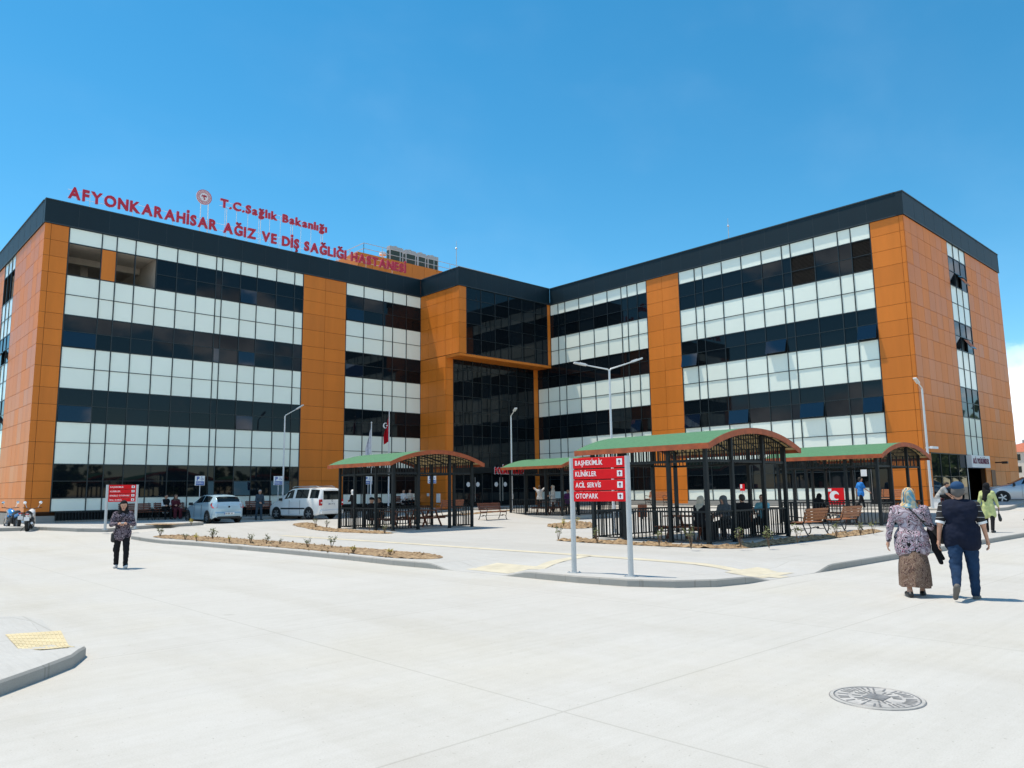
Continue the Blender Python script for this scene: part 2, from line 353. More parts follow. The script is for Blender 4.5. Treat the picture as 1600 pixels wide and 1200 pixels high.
def inset(poly, d):
    "moves a counter-clockwise outline inwards by d"
    n = len(poly); out = []
    for i in range(n):
        p, q, r = Vector(poly[i - 1]), Vector(poly[i]), Vector(poly[(i + 1) % n])
        a = (q - p).normalized(); b = (r - q).normalized(); na = Vector((-a.y, a.x)); nb = Vector((-b.y, b.x)); m = (na + nb)
        m = m.normalized() if m.length > 1e-6 else na
        out.append(tuple(q + m*d/max(.35, m.dot(na))))
    return out
def drape(name, poly, m, hf, cell=1.0):
    bm = bmesh.new(); vs = [bm.verts.new((x, y, 0)) for x, y in poly]; bm.faces.new(vs)
    xs = [p[0] for p in poly]; ys = [p[1] for p in poly]
    for ax, lo, hi in ((0, min(xs), max(xs)), (1, min(ys), max(ys))):
        k = math.floor(lo/cell)*cell + cell
        while k < hi - .01:
            co = [0, 0, 0]; no = [0, 0, 0]; co[ax] = k; no[ax] = 1
            bmesh.ops.bisect_plane(bm, geom=bm.verts[:] + bm.edges[:] + bm.faces[:], plane_co=co, plane_no=no, dist=1e-5); k += cell
    bmesh.ops.triangulate(bm, faces=[f for f in bm.faces if len(f.verts) > 4])
    for v in bm.verts: v.co.z = hf(v.co.x, v.co.y)
    for f in bm.faces:
        if f.normal.z < 0: f.normal_flip()
    me = bpy.data.meshes.new(name); bm.to_mesh(me); bm.free(); me.materials.append(m)
    o = bpy.data.objects.new(name, me); COL.objects.link(o); return o
def densify(poly, step=.8):
    out = []
    for i in range(len(poly)):
        a, b = Vector(poly[i]), Vector(poly[(i + 1) % len(poly)]); n = max(1, int((b - a).length/step))
        out += [tuple(a + (b - a)*k/n) for k in range(n)]
    return out
def kerb(name, poly, hf, w=.16, drop=lambda x, y: 1.0, m=None):
    "a kerb ring: outer face, top and inner face, rising hf above the road; drop(x, y) lowers it at ramps"
    P_ = densify(poly, .2); Q = inset(P_, w); n = len(P_); vs = []; fs = []
    for (x, y), (a, b) in zip(P_, Q):
        h = hf*drop(x, y); z = zt(x, y)
        vs += [(x, y, z - .05), (x, y, z + h - .02), (x + (a - x)*.12, y + (b - y)*.12, z + h + .004), (a, b, zt(a, b) + h + .004), (a, b, z - .05)]
    for i in range(n):
        j = (i + 1) % n
        for k in range(4): fs.append((i*5 + k, j*5 + k, j*5 + k + 1, i*5 + k + 1))
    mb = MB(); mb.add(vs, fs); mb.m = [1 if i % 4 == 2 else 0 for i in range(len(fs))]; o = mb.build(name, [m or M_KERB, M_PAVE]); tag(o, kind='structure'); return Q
KH = .13
def arc(cx, cy, r, a0, a1, n=8): return [(cx + r*cos(radians(a0 + (a1 - a0)*i/n)), cy + r*sin(radians(a0 + (a1 - a0)*i/n))) for i in range(n + 1)]
# main plaza in front of the two wings
_kl = [tuple(G(px, py)[:2]) for px, py in ((204.5, 842.5), (305, 853), (440, 865), (550, 876), (612, 883), (700, 891))]
PLAZA = [(12.9, 7.55), (15.4, 7.42), (37.5, 7.1), (37.9, 7.6), (37.9, 35.2), (37.4, 35.8), (15.5, 35.8), (12.6, 34.9)] + [tuple(G(206, 839.5)[:2])] + _kl + [(10.98, 11.2), (11.02, 10.0), (11.2, 8.95), (11.6, 8.2), (12.2, 7.72)]
def ramp(x, y):
    r = 1.0
    if x < 12: r = min(r, S((abs(y - 12.9) - .75)/.9))
    if y < 9: r = min(r, S((abs(x - 14.55) - .75)/.9))
    return r
def plaza_h(x, y):
    r = 1.0
    if x < 13: r = min(r, max(S((abs(y - 12.9) - .75)/.9), S((x - 11.2)/1.8)))
    if y < 9.8: r = min(r, max(S((abs(x - 14.55) - .75)/.9), S((y - 7.75)/1.8)))
    return zt(x, y) + KH*r + .002
inner = kerb('kerb', PLAZA, KH, drop=ramp)
tag(drape('plaza_pavement', inner, M_PAVE, plaza_h, .6), kind='structure')
# island with the second direction sign, on the left
ISL = [(5.0, 44.3), (8.2, 43.0)] + [tuple(G(px, py)[:2]) for px, py in ((60, 828.5), (120, 831), (166, 831.5), (212, 827.5), (262, 824), (318, 820.5), (298, 818.5), (262, 818))]
ISLW = [(-12, 44.2)] + [p for p in ISL[2:]] + [(ISL[-1][0] + .2, 42.4), (45, 42.4), (45, 44.9), (-12, 44.9)]
def isl_h(x, y): return zt(x, y) + .15
inner = kerb('kerb', ISLW, .15)
tag(drape('walkway', inner, M_WALK, isl_h, .8), kind='structure')
# walkway along the right wing, the entrance and round its corner
RW = [(38.9, 11.2), (39.4, 10.7), (45.4, 10.7), (46.0, 13.4), (60.5, 13.4), (60.5, 14.2), (42.1, 14.2), (42.1, 42.25), (33.0, 42.25), (33.0, 38.6), (38.9, 38.6)]
inner = kerb('kerb', RW, .15)
tag(drape('walkway', inner, M_WALK, isl_h, .8), kind='structure')
# island at the lower left
LL = [(-9, 2.5), (-1.2, 5.9), (0.6, 7.5), (1.5, 8.33), (1.9, 8.72), (2.25, 9.1), (2.5, 9.6), (2.58, 10.4), (2.62, 11.4), (2.78, 12.9), (2.66, 13.5), (2.3, 13.85), (-2, 14.9), (-9, 16)]
def ll_ramp(x, y): return S((10.6 - y)/1.3)
def ll_h(x, y): return zt(x, y) + KH*max(ll_ramp(x, y), S((1.6 - x)/3.0)*.8) + .002
def Gh(px, py, hf):
    r = ray(px, py); z = .1
    for _ in range(60):
        k = (z - EYE)/r.z; z = .6*z + .4*hf(r.x*k, r.y*k)
    return Vector((r.x*k, r.y*k, z))
inner = kerb('kerb', LL, KH, drop=ll_ramp)
tag(drape('corner_pavement', inner, M_PAVE, ll_h, .6), kind='structure')

# tactile paving
def rib_strip(name, poly, hf, ex):
    o = drape(name, poly, M_YEL, lambda x, y: hf(x, y) + .006, .5); tag(o, kind='structure')
    mb = MB(); xs = [Vector(p).dot(ex) for p in poly]; ey = Vector((-ex.y, ex.x)); ys = [Vector(p).dot(ey) for p in poly]
    return o
def tact(poly, hf):
    o = drape('tactile_paving', poly, M_YELP if hf is plaza_h else M_YEL, lambda x, y: hf(x, y) + .006, .5); tag(o, kind='structure')
def tact_line(pix, w=.36):
    P_ = [Vector(G(px, py, .13)[:2]) for px, py in pix]; L, R = [], []
    for i in range(len(P_)):
        d = (P_[min(i + 1, len(P_) - 1)] - P_[max(0, i - 1)]).normalized(); nn = Vector((-d.y, d.x))*w/2; L.append(tuple(P_[i] + nn)); R.append(tuple(P_[i] - nn))
    tact(L + R[::-1], plaza_h)
tact_line([(440, 837), (520, 842), (645, 850), (770, 858.5), (900, 867), (1025, 876), (1150, 886), (1225, 892)])
tact([(11.25, 12.2), (12.2, 12.2), (12.2, 13.6), (11.25, 13.6)], plaza_h)
tact_line([(838, 884), (880, 875), (915, 869)], .34)
tact([(13.9, 7.75), (15.2, 7.75), (15.2, 8.6), (13.9, 8.6)], plaza_h)
tp = [tuple(Gh(px, py, ll_h)[:2]) for px, py in ((118, 1012), (28, 1014), (8, 992), (95, 986))]
tact(tp, ll_h)
mb = MB()
a, b, c, d = [Vector((*q, 0)) for q in tp]
for i in range(13):
    t = (i + .5)/13; p = a + (b - a)*t; q = d + (c - d)*t; ex = (q - p).normalized()
    n_ = 6
    for j in range(n_): 
        u = p.lerp(q, (j + .05)/n_); v = p.lerp(q, (j + .95)/n_); u.z = ll_h(u.x, u.y) + .006; v.z = ll_h(v.x, v.y) + .006; exx = (v - u).normalized(); mb.obox(u, exx, UZ.cross(exx).normalized(), 0, (v - u).length, -.016, .016, 0, .004)
tag(mb.build('tactile_rib', M_YEL), kind='structure')

# planting beds: rough heaped soil, a thing of its own each
def blob(poly, n=60):
    "rounded, slightly ragged version of an outline"
    P_ = [Vector(p) for p in poly]
    for _ in range(2):
        Q = []
        for i in range(len(P_)):
            a, b = P_[i], P_[(i + 1) % len(P_)]; Q += [a*.75 + b*.25, a*.25 + b*.75]
        P_ = Q
    return [(p[0] + random.uniform(-.05, .05), p[1] + random.uniform(-.05, .05)) for p in densify([tuple(p) for p in P_], .25)]
from mathutils import noise as mnoise
def bed(poly, hf, amp=.07):
    pl = blob(poly)
    def hh(x, y):
        dmin = min((Vector((x, y)) - Vector(p)).length for p in pl)
        k = S(dmin/.35)
        return hf(x, y) + .005 + k*(amp*(.55 + .9*mnoise.noise((x*2.1, y*2.1, 3.1)) + .5*mnoise.noise((x*6.3, y*6.3, 9)) + .55*mnoise.noise((x*17, y*17, 4))) + .02)
    o = drape('planting_bed', pl, M_SOIL, hh, .11); tag(o, kind='structure'); return hh
def Q2(pts): return [tuple(G(px, py, .13)[:2]) for px, py in pts]
BED1 = bed(Q2([(225, 839), (282, 835.5), (360, 841), (440, 847), (550, 856), (650, 863.5), (692, 869), (690, 874)]) + [(q[0] + .30, q[1]) for q in _kl[4:0:-1]] + [(_kl[1][0] + .32, _kl[1][1] + 2.0)], plaza_h, .045)
BED2 = bed([(17.0, 32.9), (16.75, 30), (16.9, 27.5), (17.15, 25.8), (17.75, 25.7), (17.8, 29), (17.85, 32.6), (18.5, 33.4), (18.4, 34.2), (17.4, 34)], plaza_h)
BED3 = bed([(18.0, 17.6), (18.0, 14), (18.2, 11.6), (18.6, 11.0), (20, 10.9), (22.5, 10.95), (24.5, 10.9), (27, 10.9), (29.0, 11.2), (29.1, 11.8), (27, 11.75), (24.2, 11.7), (20, 11.7), (19.0, 11.75), (18.72, 12.2), (18.75, 15), (18.7, 17.4)], plaza_h, .10)
BED4 = bed(Q2([(850, 822), (880, 820), (905, 818), (930, 819), (935, 824), (900, 827), (868, 825.5)]), plaza_h, .13)
BED5 = bed([(26.0, 34.6), (28, 34.5), (32, 34.6), (33, 34.8), (32, 35.2), (27, 35.2)], plaza_h, .06)
BED6 = bed([(x + .15, y + .55) for x, y in Q2([(222, 821), (240, 820), (275, 820), (296, 820.2), (280, 821.5), (240, 822.5)])], lambda x, y: zt(x, y) + .153, .012)
# crumbs of soil and clods lying on the beds
mb = MB()
for hh, (x0, x1, y0, y1), n in ((BED1, (10.7, 12.1, 15.6, 31), 170), (BED3, (18.2, 18.7, 12, 17), 60), (BED3, (18.8, 28, 11.05, 11.65), 110), (BED2, (17.0, 17.7, 26.3, 33), 50)):
    for _ in range(n):
        x, y = random.uniform(x0, x1), random.uniform(y0, y1); r = random.uniform(.015, .055); z = hh(x, y)
        pts = [Vector((random.uniform(.6, 1)*sx, random.uniform(.6, 1)*sy, random.uniform(.5, .9)*sz))*r for sx, sy, sz in ((1, 0, 0), (0, 1, 0), (-1, 0, 0), (0, -1, 0), (0, 0, 1), (0, 0, -1))]
        a = random.random()*6.28; ca, sa = cos(a), sin(a)
        mb.add([(x + p.x*ca - p.y*sa, y + p.x*sa + p.y*ca, z + p.z + r*.3) for p in pts], [(0, 1, 4), (1, 2, 4), (2, 3, 4), (3, 0, 4), (1, 0, 5), (2, 1, 5), (3, 2, 5), (0, 3, 5)])
tag(mb.build('soil_clod', M_SOIL), kind='stuff')

# shrubs, each a thing with twigs and leaves
def shrub(p, h, yellow=False, bare=False, label='', group=None):
    h *= .78 if not bare else .9
    t = thing('young_shrub', label, 'shrub', p, 0, group); tw = MB(); lf = MB()
    n = random.randint(5, 8)
    for i in range(n):
        a = random.random()*6.28; lean = random.uniform(.08, .45 if not bare else .3); hh = h*random.uniform(.6, 1)
        top = Vector((cos(a)*lean*h, sin(a)*lean*h, hh)); mid = top*.5 + Vector((random.uniform(-.03, .03), random.uniform(-.03, .03), .03))
        tw.tube([(0, 0, -.03), mid, top], [.008, .006, .003], 5)
        for k in range((16 if not bare else 7)):
            q = mid.lerp(top, random.uniform(-.3, 1.05)) if not bare else mid.lerp(top, random.uniform(.1, 1.0)); s = random.uniform(.02, .042)*(h/.4 if h < .5 else 1.1)
            d = Vector((random.uniform(-1, 1), random.uniform(-1, 1), random.uniform(-.2, 1))).normalized(); e = d.orthogonal().normalized()
            q = q + Vector((random.uniform(-1, 1), random.uniform(-1, 1), random.uniform(-.5, .8)))*s*1.3
            lf.add([q, q + d*s + e*s*.45, q + d*s*2.1, q + d*s - e*s*.45], [(0, 1, 2, 3)])
    tw.build('stem', M_TWIG, t); lf.build('foliage', M_LEAFY if yellow else M_LEAF, t)
    return t
def sh_at(px, py, hh, h, y=False, bare=False, label='', group=None):
    p = G(px, py, .13); shrub(Vector((p.x, p.y, hh(p.x, p.y))), h, y, bare, label, group)
g = 'young shrubs in the long bed'
for px, py, h, y, lab in ((250, 839, .42, False, 'leafy green shrub at the far tip of the long kerbside bed'), (289, 843.5, .32, False, 'small dark green shrub second from the far tip of the kerbside bed'),
    (307, 846, .34, True, 'bright yellow bushy shrub in the far part of the kerbside bed'), (332, 844.5, .5, False, 'tall thin conifer-like seedling in the kerbside bed'),
    (358, 848.5, .3, True, 'low spreading yellow shrub beside the tall seedling'), (391, 850.5, .38, False, 'upright dark shrub in the middle of the kerbside bed'),
    (416, 852, .36, False, 'upright brownish shrub right of the middle of the kerbside bed'), (437, 852.5, .22, False, 'small low green tuft in the kerbside bed nearest the brownish shrub'),
    (481, 857, .36, False, 'leafy shrub in the near half of the kerbside bed'), (518, 858, .44, False, 'taller forked shrub in the near half of the kerbside bed'),
    (552, 865, .26, True, 'small yellow shrub toward the near end of the kerbside bed'), (609, 869, .24, True, 'yellow shrub nearest the pointed near end of the kerbside bed')):
    sh_at(px, py, BED1, h, y, False, lab, g)
g = 'bare twiggy shrubs round the pavilions'
for px, py, bb, h, lab in ((872, 844, BED3, .55, 'bare twiggy shrub standing alone left of the direction sign'), (933, 849, BED3, .5, 'twiggy shrub at the left corner post of the large pavilion'),
    (1030, 856, BED3, .6, 'wide bare shrub before the left railing of the large pavilion'), (1080, 861, BED3, .62, 'tall bare shrub near the front corner post of the large pavilion'),
    (1158, 860, BED3, .55, 'greenish shrub before the front railing of the large pavilion'), (1202, 859, BED3, .55, 'leafy shrub at the right corner post of the large pavilion'),
    (1246, 851, BED3, .55, 'bare shrub below the nearer park bench'), (1308, 843, BED3, .5, 'thin bare shrub between the two park benches'), (1345, 839, BED3, .45, 'thin bare shrub right of the two park benches'), (1365, 836, BED3, .55, 'leafy shrub at the end of the soil strip near the far pavilion'),
    (577, 832, BED2, .35, 'small shrub below the railing of the left pavilion'), (601, 834, BED2, .38, 'shrub at the near corner of the left pavilion'), (493, 826, BED2, .45, 'bare stick-like shrub in the soil left of the left pavilion'), (510, 826, BED2, .4, 'bare stick-like shrub nearest the left pavilion')):
    sh_at(px, py, bb, h, False, True, lab, g)
sh_at(881, 825, BED4, .42, True, False, 'yellow shrub on the small heaped bed behind the direction sign'); sh_at(902, 824, BED4, .4, True, False, 'yellowish shrub partly hidden behind the direction sign post')
p = G(299, 819.8, .15); shrub(p, .34, True, False, 'yellow shrub beside the front wheel of the blue hatchback')

# manhole cover with ring and lugs
p = G(1370, 1091); t = thing('manhole_cover', 'round cast iron manhole cover set in the road, lower right', 'manhole cover', p)
mb = MB(); mb.lathe((0, 0, 0), UZ, [(.003, .375), (.010, .37), (.010, .345), (.004, .345)], 44); mb.build('ring', mat('dusty_iron_ring', (.40, .39, .365), .8, var=.12, vscale=9), t)
mb = MB(); mb.lathe((0, 0, 0), UZ, [(.008, .335), (.008, .0)], 44); lid = mb.build('lid', mat('dusty_iron_lid', (.46, .445, .42), .7, col2=(.30, .295, .285), vscale=5, lo=.38, hi=.55), t)
mb = MB(); DI = mat('bare_iron', (.19, .19, .19), .45, var=.3, vscale=12)
mb.obox(Vector((0, 0, 0)), UX, UY, -.085, .085, -.085, .085, .009, .014)
for r0, r1, n in ((.125, .195, 26), (.225, .31, 40)):
    for k in range(n):
        a = 2*pi*k/n
        if random.random() < .25: continue
        e = Vector((cos(a), sin(a), 0)); mb.obox(Vector((0, 0, 0)), e, UZ.cross(e), r0, r1, -.0075, .0075, .0085, .0115)
mb.build('slot_pattern', DI, lid)
mb = MB(); mb.tube([(.337*cos(2*pi*k/44), .337*sin(2*pi*k/44), .007) for k in range(45)], .006, 4, caps=False); mb.tube([(.377*cos(2*pi*k/44), .377*sin(2*pi*k/44), .001) for k in range(45)], .005, 4, caps=False); mb.build('joint', DI, t); t.scale = (.97, .97, 1)
# ------------------------------------------------------------------ the hospital
YA, XB, XC, XG, YF, YD, YE = 44.756, 41.955, 32.80, 8.456, 14.088, 40.29, 41.76
ZFT, ZFB = 17.41, 16.08
ROWS = [16.08, 15.22, 14.345, 13.47, 12.40, 11.30, 10.445, 9.59, 8.49, 7.38, 6.505, 5.63, 4.55, 3.43, 2.56, 1.69, 1.01]
KIND = 'WDDWWDDWWDDWWDDW'                 # white spandrel or dark window, row by row from the top
B_ = thing('hospital_building', 'four-storey hospital with orange panel cladding, dark ribbon windows, mint white bands and slate parapet', 'building', (0, 0, 0))
class Face:
    "a vertical plane: origin, direction along it, outward normal"
    def __init__(s, o, ex, n): s.o, s.ex, s.n = Vector((*o, 0)), Vector((*ex, 0)), Vector((*n, 0))
    def p(s, a, t, z): return s.o + s.ex*a + s.n*t + UZ*z
    def box(s, mb, a0, a1, t0, t1, z0, z1, mi=0):
        vs = [s.p(a, t, z) for z in (z0, z1) for a, t in ((a0, t0), (a1, t0), (a1, t1), (a0, t1))]
        mb.add(vs, [(3, 2, 1, 0), (4, 5, 6, 7), (0, 1, 5, 4), (1, 2, 6, 5), (2, 3, 7, 6), (3, 0, 4, 7)], mi)
    def pane(s, mb, a0, a1, z0, z1, t=0.0, wob=.004, mi=0):
        ds = [random.uniform(-wob, wob) for _ in range(3)]; ds.append(ds[0] + ds[2] - ds[1])
        mb.add([s.p(a0, t + ds[0], z0), s.p(a1, t + ds[1], z0), s.p(a1, t + ds[2], z1), s.p(a0, t + ds[3], z1)], [(0, 1, 2, 3)], mi)
def cladding(F, cols, z0, z1, rows=None, label=None, t=0.0):
    "rain-screen panels with open joints over a dark backing"
    rows = [r for r in (rows or ROWS) if z0 - .01 <= r <= z1 + .01]
    if not rows or rows[0] < z1 - .3: rows = [z1] + rows
    if rows[-1] > z0 + .3: rows.append(z0)
    mb = MB(); F.box(mb, cols[0] + .01, cols[-1] - .01, -.25, t - .02, z0, z1, 1)
    for a0, a1 in zip(cols, cols[1:]):
        for b1, b0 in zip(rows, rows[1:]):
            j = random.uniform(-.0015, .0015); F.box(mb, a0 + .009, a1 - .009, t - .016, t + .03 + j, b0 + .009, b1 - .009)
    o = mb.build('wall', [M_ORANGE, M_JOINT], B_)
    if label: o['label'] = label
    return o
def curtain(F, cols, skip=(), sashes={}, louvres=(), rows=None, kinds=None, lab=''):
    """one bay: every run of dark rows is a window (panes inside, frame as sub-part, opened sashes), every run of white rows a spandrel.
    skip holds (row, column) of panes left open; sashes {(row, column): opening in metres}"""
    rows = rows or ROWS; kinds = kinds or KIND
    i = 0
    while i < len(kinds):
        j = i
        while j < len(kinds) and kinds[j] == kinds[i]: j += 1
        zt_, zb_ = rows[i], rows[j]; dark = kinds[i] == 'D'
        mb = MB(); back = []; sl_ = []
        for r in range(i, j):
            for c in range(len(cols) - 1):
                if (r, c) in skip: continue
                if (r, c) in louvres: sl_.append((r, c)); continue
                if (r, c) in sashes:
                    back.append((r, c)); continue
                F.pane(mb, cols[c] + .01, cols[c + 1] - .01, rows[r + 1] + .01, rows[r] - .01, 0, .0045 if dark else .006)
        o = mb.build('window' if dark else 'spandrel_panel', M_GLASS if dark else M_WHITE, B_)
        fr = MB()
        for r in range(i, j + 1):                                # transoms
            z = rows[r]; runs = [(cols[c], cols[c + 1]) for c in range(len(cols) - 1) if not ((r > i and (r - 1, c) in skip) and (r < j and (r, c) in skip))]
            if r == i and i > 0: continue                          # the run above owns its lower edge
            for a0, a1 in runs: F.box(fr, a0 + .022, a1 - .022, -.05, .028, z - (.017 if r not in (i, j) else .026), z + (.017 if r not in (i, j) else .026))
        for c, a in enumerate(cols):                               # mullions
            F.box(fr, a - .026, a + .026, -.06, .034, zb_ + (-.026 if j == len(kinds) else -.026), zt_ - .026 if i > 0 else zt_)
        fr.build('frame', M_FRAME, o)
        for r, c in back:
            q = MB(); F.pane(q, cols[c], cols[c + 1], rows[r + 1], rows[r], -.12, 0); q.build('opening', M_BLACK, o)  # flat black plate set behind the open sash
        for (r, c), op in sashes.items():
            if not i <= r < j: continue
            s_ = MB(); z1, z0 = rows[r] - .03, rows[r + 1] + .02; a0, a1 = cols[c] + .03, cols[c + 1] - .03; hgt = z1 - z0; dz = sqrt(max(.01, hgt*hgt - op*op))
            q = [F.p(a0, .05 + op, z1 - dz), F.p(a1, .05 + op, z1 - dz), F.p(a1, .05, z1), F.p(a0, .05, z1)]; nn = F.n*(dz/hgt)*.03 + UZ*(op/hgt)*.03
            s_.add(q + [v - nn for v in q], [(0, 1, 2, 3), (7, 6, 5, 4), (0, 4, 5, 1), (1, 5, 6, 2), (2, 6, 7, 3), (3, 7, 4, 0)])
            s_.m = [0, 1, 1, 1, 1, 1]
            s_.build('sash', [M_GLASSB, M_FRAME], o)
        if sl_:
            for r, c in sl_:
                lv = MB(); z = rows[r + 1] + .05
                while z < rows[r] - .05:
                    vs = [F.p(cols[c] + .03, -.05, z + .03), F.p(cols[c + 1] - .03, -.05, z + .03), F.p(cols[c + 1] - .03, .02, z - .02), F.p(cols[c] + .03, .02, z - .02)]
                    lv.add(vs, [(0, 1, 2, 3)]); z += .075
                F.pane(lv, cols[c], cols[c + 1], rows[r + 1], rows[r], -.07, 0)
                lv.build('louvre', M_BLACK, o)
        i = j
# --- left wing, long front
FA = Face((0, YA), (1, 0), (0, -1))
ca = [9.586, 11.197, 11.953, 12.936, 14.087, 15.229, 16.372, 17.526, 17.899, 19.046, 20.115, 21.402, 22.659, 23.274]
cladding(FA, [8.44, 8.72, 9.56], .95, ZFB)
LOG = {(r, c) for r in (1, 2) for c in (0, 1, 2, 3)}
curtain(FA, ca, skip=LOG, sashes={(6, 0): .06, (10, 0): .06, (10, 9): .05, (6, 7): .0, (2, 9): .05, (14, 7): .05, (14, 9): .06, (6, 9): .04, (14, 11): .05})
cladding(FA, [23.30, 24.897, 26.47], .6, ZFB)
cb = [26.492, 27.895, 29.512, 30.304, 31.494, 32.78]
curtain(FA, cb, sashes={(2, 0): .06, (6, 0): .04})
# open roof-terrace room behind the gap at the corner
mb = MB(); FA.box(mb, 11.21, 11.94, -.22, .02, 13.50, 15.19); mb.build('wall', M_ORANGE, B_)
mb = MB(); x0, x1, y0, y1, z0, z1 = 8.75, 14.10, 45.05, 55.0, 13.44, 15.30
mb.add([(x0, y0, z0), (x1, y0, z0), (x1, y1, z0), (x0, y1, z0)], [(0, 1, 2, 3)]); mb.add([(x0, y0, z1), (x1, y0, z1), (x1, y1, z1), (x0, y1, z1)], [(3, 2, 1, 0)])
mb.add([(x1, y0 - .3, z0), (x1, y1, z0), (x1, y1, z1), (x1, y0 - .3, z1)], [(0, 1, 2, 3)]); mb.add([(x0, y1, z0), (x1, y1, z0), (x1, y1, z1), (x0, y1, z1)], [(0, 1, 2, 3)])
mb.box(11.2, 11.6, 49.0, 49.4, z0, z1); mb.box(12.95, 13.9, 52, 52.12, z0, z1 - .4, 1); mb.box(8.8, 14.05, 47.6, 47.95, z1 - .38, z1 - .01)
mb.box(9.586, 14.09, YA + .02, YA + .28, 13.30, 13.47); mb.box(9.586, 14.09, YA + .04, YA + .28, 15.22, 15.5)
mb.build('terrace_room', [M_BEIGE, M_DARK], B_)
# --- left wing, end wall
FG = Face((XG, 0), (0, 1), (-1, 0))
cladding(FG, [44.72] + [44.76 + 1.02*i for i in range(1, 7)] + [51.88], .95, ZFB)
LG = {(r, c) for r in (1, 2) for c in (0, 1, 2)}
curtain(FG, [51.9, 52.97, 54.03, 55.1], skip=LG, sashes={(6, 1): .45, (10, 1): .45})
cladding(FG, [55.12 + 1.08*i for i in range(7)], .95, ZFB)
# --- return wall of the entrance block
FC = Face((XC, 0), (0, -1), (-1, 0))
cladding(FC, [-44.74, -43.75, -42.76, -41.77], .55, 11.27); cladding(FC, [-44.74, -43.75, -42.76, -41.77, -41.02, -40.27], 11.29, ZFB)
# --- upper box of the entrance block
FD = Face((0, YD), (1, 0), (0, -1))
cladding(FD, [32.79, 33.44], 11.29, ZFB); cladding(FD, [41.60, 41.96], 11.29, ZFB)
cd = [33.46 + (41.58 - 33.46)*k/6 for k in range(7)]
curtain(FD, cd, rows=ROWS[:6], kinds='DDDDD')
mb = MB(); mb.box(32.81, 41.94, YD - .02, YE + .1, 11.10, 11.285); mb.build('soffit', M_ORANGE, B_)
# --- lower glazed entrance wall, set back
FE = Face((0, YE), (1, 0), (0, -1))
cladding(FE, [32.79, 33.42], .55, 11.27); cladding(FE, [41.45, 41.96], .55, 11.27)
ce = [33.45 + (41.43 - 33.45)*k/9 for k in range(10)]
curtain(FE, ce, rows=[11.27, 10.445, 9.59, 8.49, 7.38, 6.505, 5.63, 4.55, 3.43], kinds='DDDDDDDD')
# vestibule projecting below it: doors, push bars, stickers
mb = MB(); FE.box(mb, 33.45, 41.43, -.4, .30, 3.05, 3.42); mb.build('canopy', M_DARK, B_)
def door(F, a0, a1, z0, z1, t, handle_at, sticker=True, name='entrance_door'):
    d = MB(); F.pane(d, a0 + .04, a1 - .04, z0 + .05, z1 - .05, t, .003); o = d.build(name, M_GLASS, B_)
    f = MB(); F.box(f, a0, a0 + .05, t - .03, t + .03, z0, z1); F.box(f, a1 - .05, a1, t - .03, t + .03, z0, z1); F.box(f, a0 + .05, a1 - .05, t - .03, t + .03, z1 - .06, z1); F.box(f, a0 + .05, a1 - .05, t - .03, t + .03, z0, z0 + .08); f.build('frame', M_FRAME, o)
    h = MB(); h.tube([F.p(handle_at, t + .07, z0 + .35), F.p(handle_at, t + .07, z1 - .3)], .016, 8); h.tube([F.p(handle_at, t, z0 + .9), F.p(handle_at, t + .07, z0 + .9)], .012, 6); h.build('handle', M_STEEL, o)
    if sticker:
        s_ = MB(); c = F.p((a0 + a1)/2, t + .012, z0 + 1.55); s_.lathe(c, F.n, [(0, .17), (.004, .17), (.004, 0)], 20); s_.build('sticker', M_WHT, o)
ZE = .69
for k in range(9):
    a0, a1 = ce[k], ce[k + 1]
    if k in (1, 2, 4, 5): door(FE, a0 + .02, a1 - .02, ZE, 3.05, 0, a1 - .14 if k in (1, 4) else a0 + .14)
    else:
        d = MB(); FE.pane(d, a0 + .03, a1 - .03, ZE + .03, 3.02, 0, .003); o = d.build('window', M_GLASS, B_)
        f = MB(); FE.box(f, a0 - .02, a0 + .03, -.04, .03, ZE, 3.05); FE.box(f, a1 - .03, a1 + .02, -.04, .03, ZE, 3.05); FE.box(f, a0 + .03, a1 - .03, -.04, .03, 1.9, 1.95); f.build('frame', M_FRAME, o)
mb = MB(); n = put_text(mb, 'POLİKLİNİKLER', FE.p(37.0, .36, 3.02), UX, UZ, .62, 3.0, .035, .05); mb.build('entrance_lettering', M_RED, B_)
mb = MB(); put_text(mb, 'POLİKLİNİKLER', FE.p(36.985, .335, 3.005), UX, UZ, .655, 3.03, .06, .02); mb.build('letter_outline', M_WHT, B_)
mb = MB(); FE.box(mb, 36.95, 40.05, .30, .33, 3.36, 3.40); FE.box(mb, 36.95, 40.05, .30, .33, 3.0, 3.03); mb.build('letter_rail', M_GALV, B_)
# --- right wing, long front
FB = Face((XB, 0), (0, -1), (-1, 0))
cladding(FB, [-15.80, -14.28, -14.07], .7, ZFB)
c1 = [-28.314, -27.103, -26.494, -25.073, -23.697, -22.325, -20.998, -20.452, -19.015, -17.623, -16.891, -15.825]
curtain(FB, c1, sashes={(6, 0): .18, (10, 0): .12, (10, 3): .14, (6, 5): .24, (6, 10): .22, (10, 7): .18, (10, 10): .18}, louvres={(1, 7), (2, 7), (1, 10), (2, 10)})
cladding(FB, [-30.96, -29.678, -28.34], .7, ZFB)
c2 = [-40.24, -39.416, -38.689, -37.256, -35.827, -34.507, -33.219, -32.671, -31.789, -30.984]
curtain(FB, c2, rows=ROWS[:6], kinds=KIND[:5])
c3 = [-41.70, -40.60] + c2[1:]
curtain(FB, c3, rows=ROWS[5:], kinds=KIND[5:], sashes={(5, 8): .16})
# glazed side door with notice near the corner of the right wing
door(FB, -16.86, -15.86, .69, 3.0, .06, -16.72, False, 'side_door')
mb = MB(); FB.box(mb, -17.3, -16.98, .045, .05, 2.28, 2.64); mb.build('notice', M_WHT, B_)
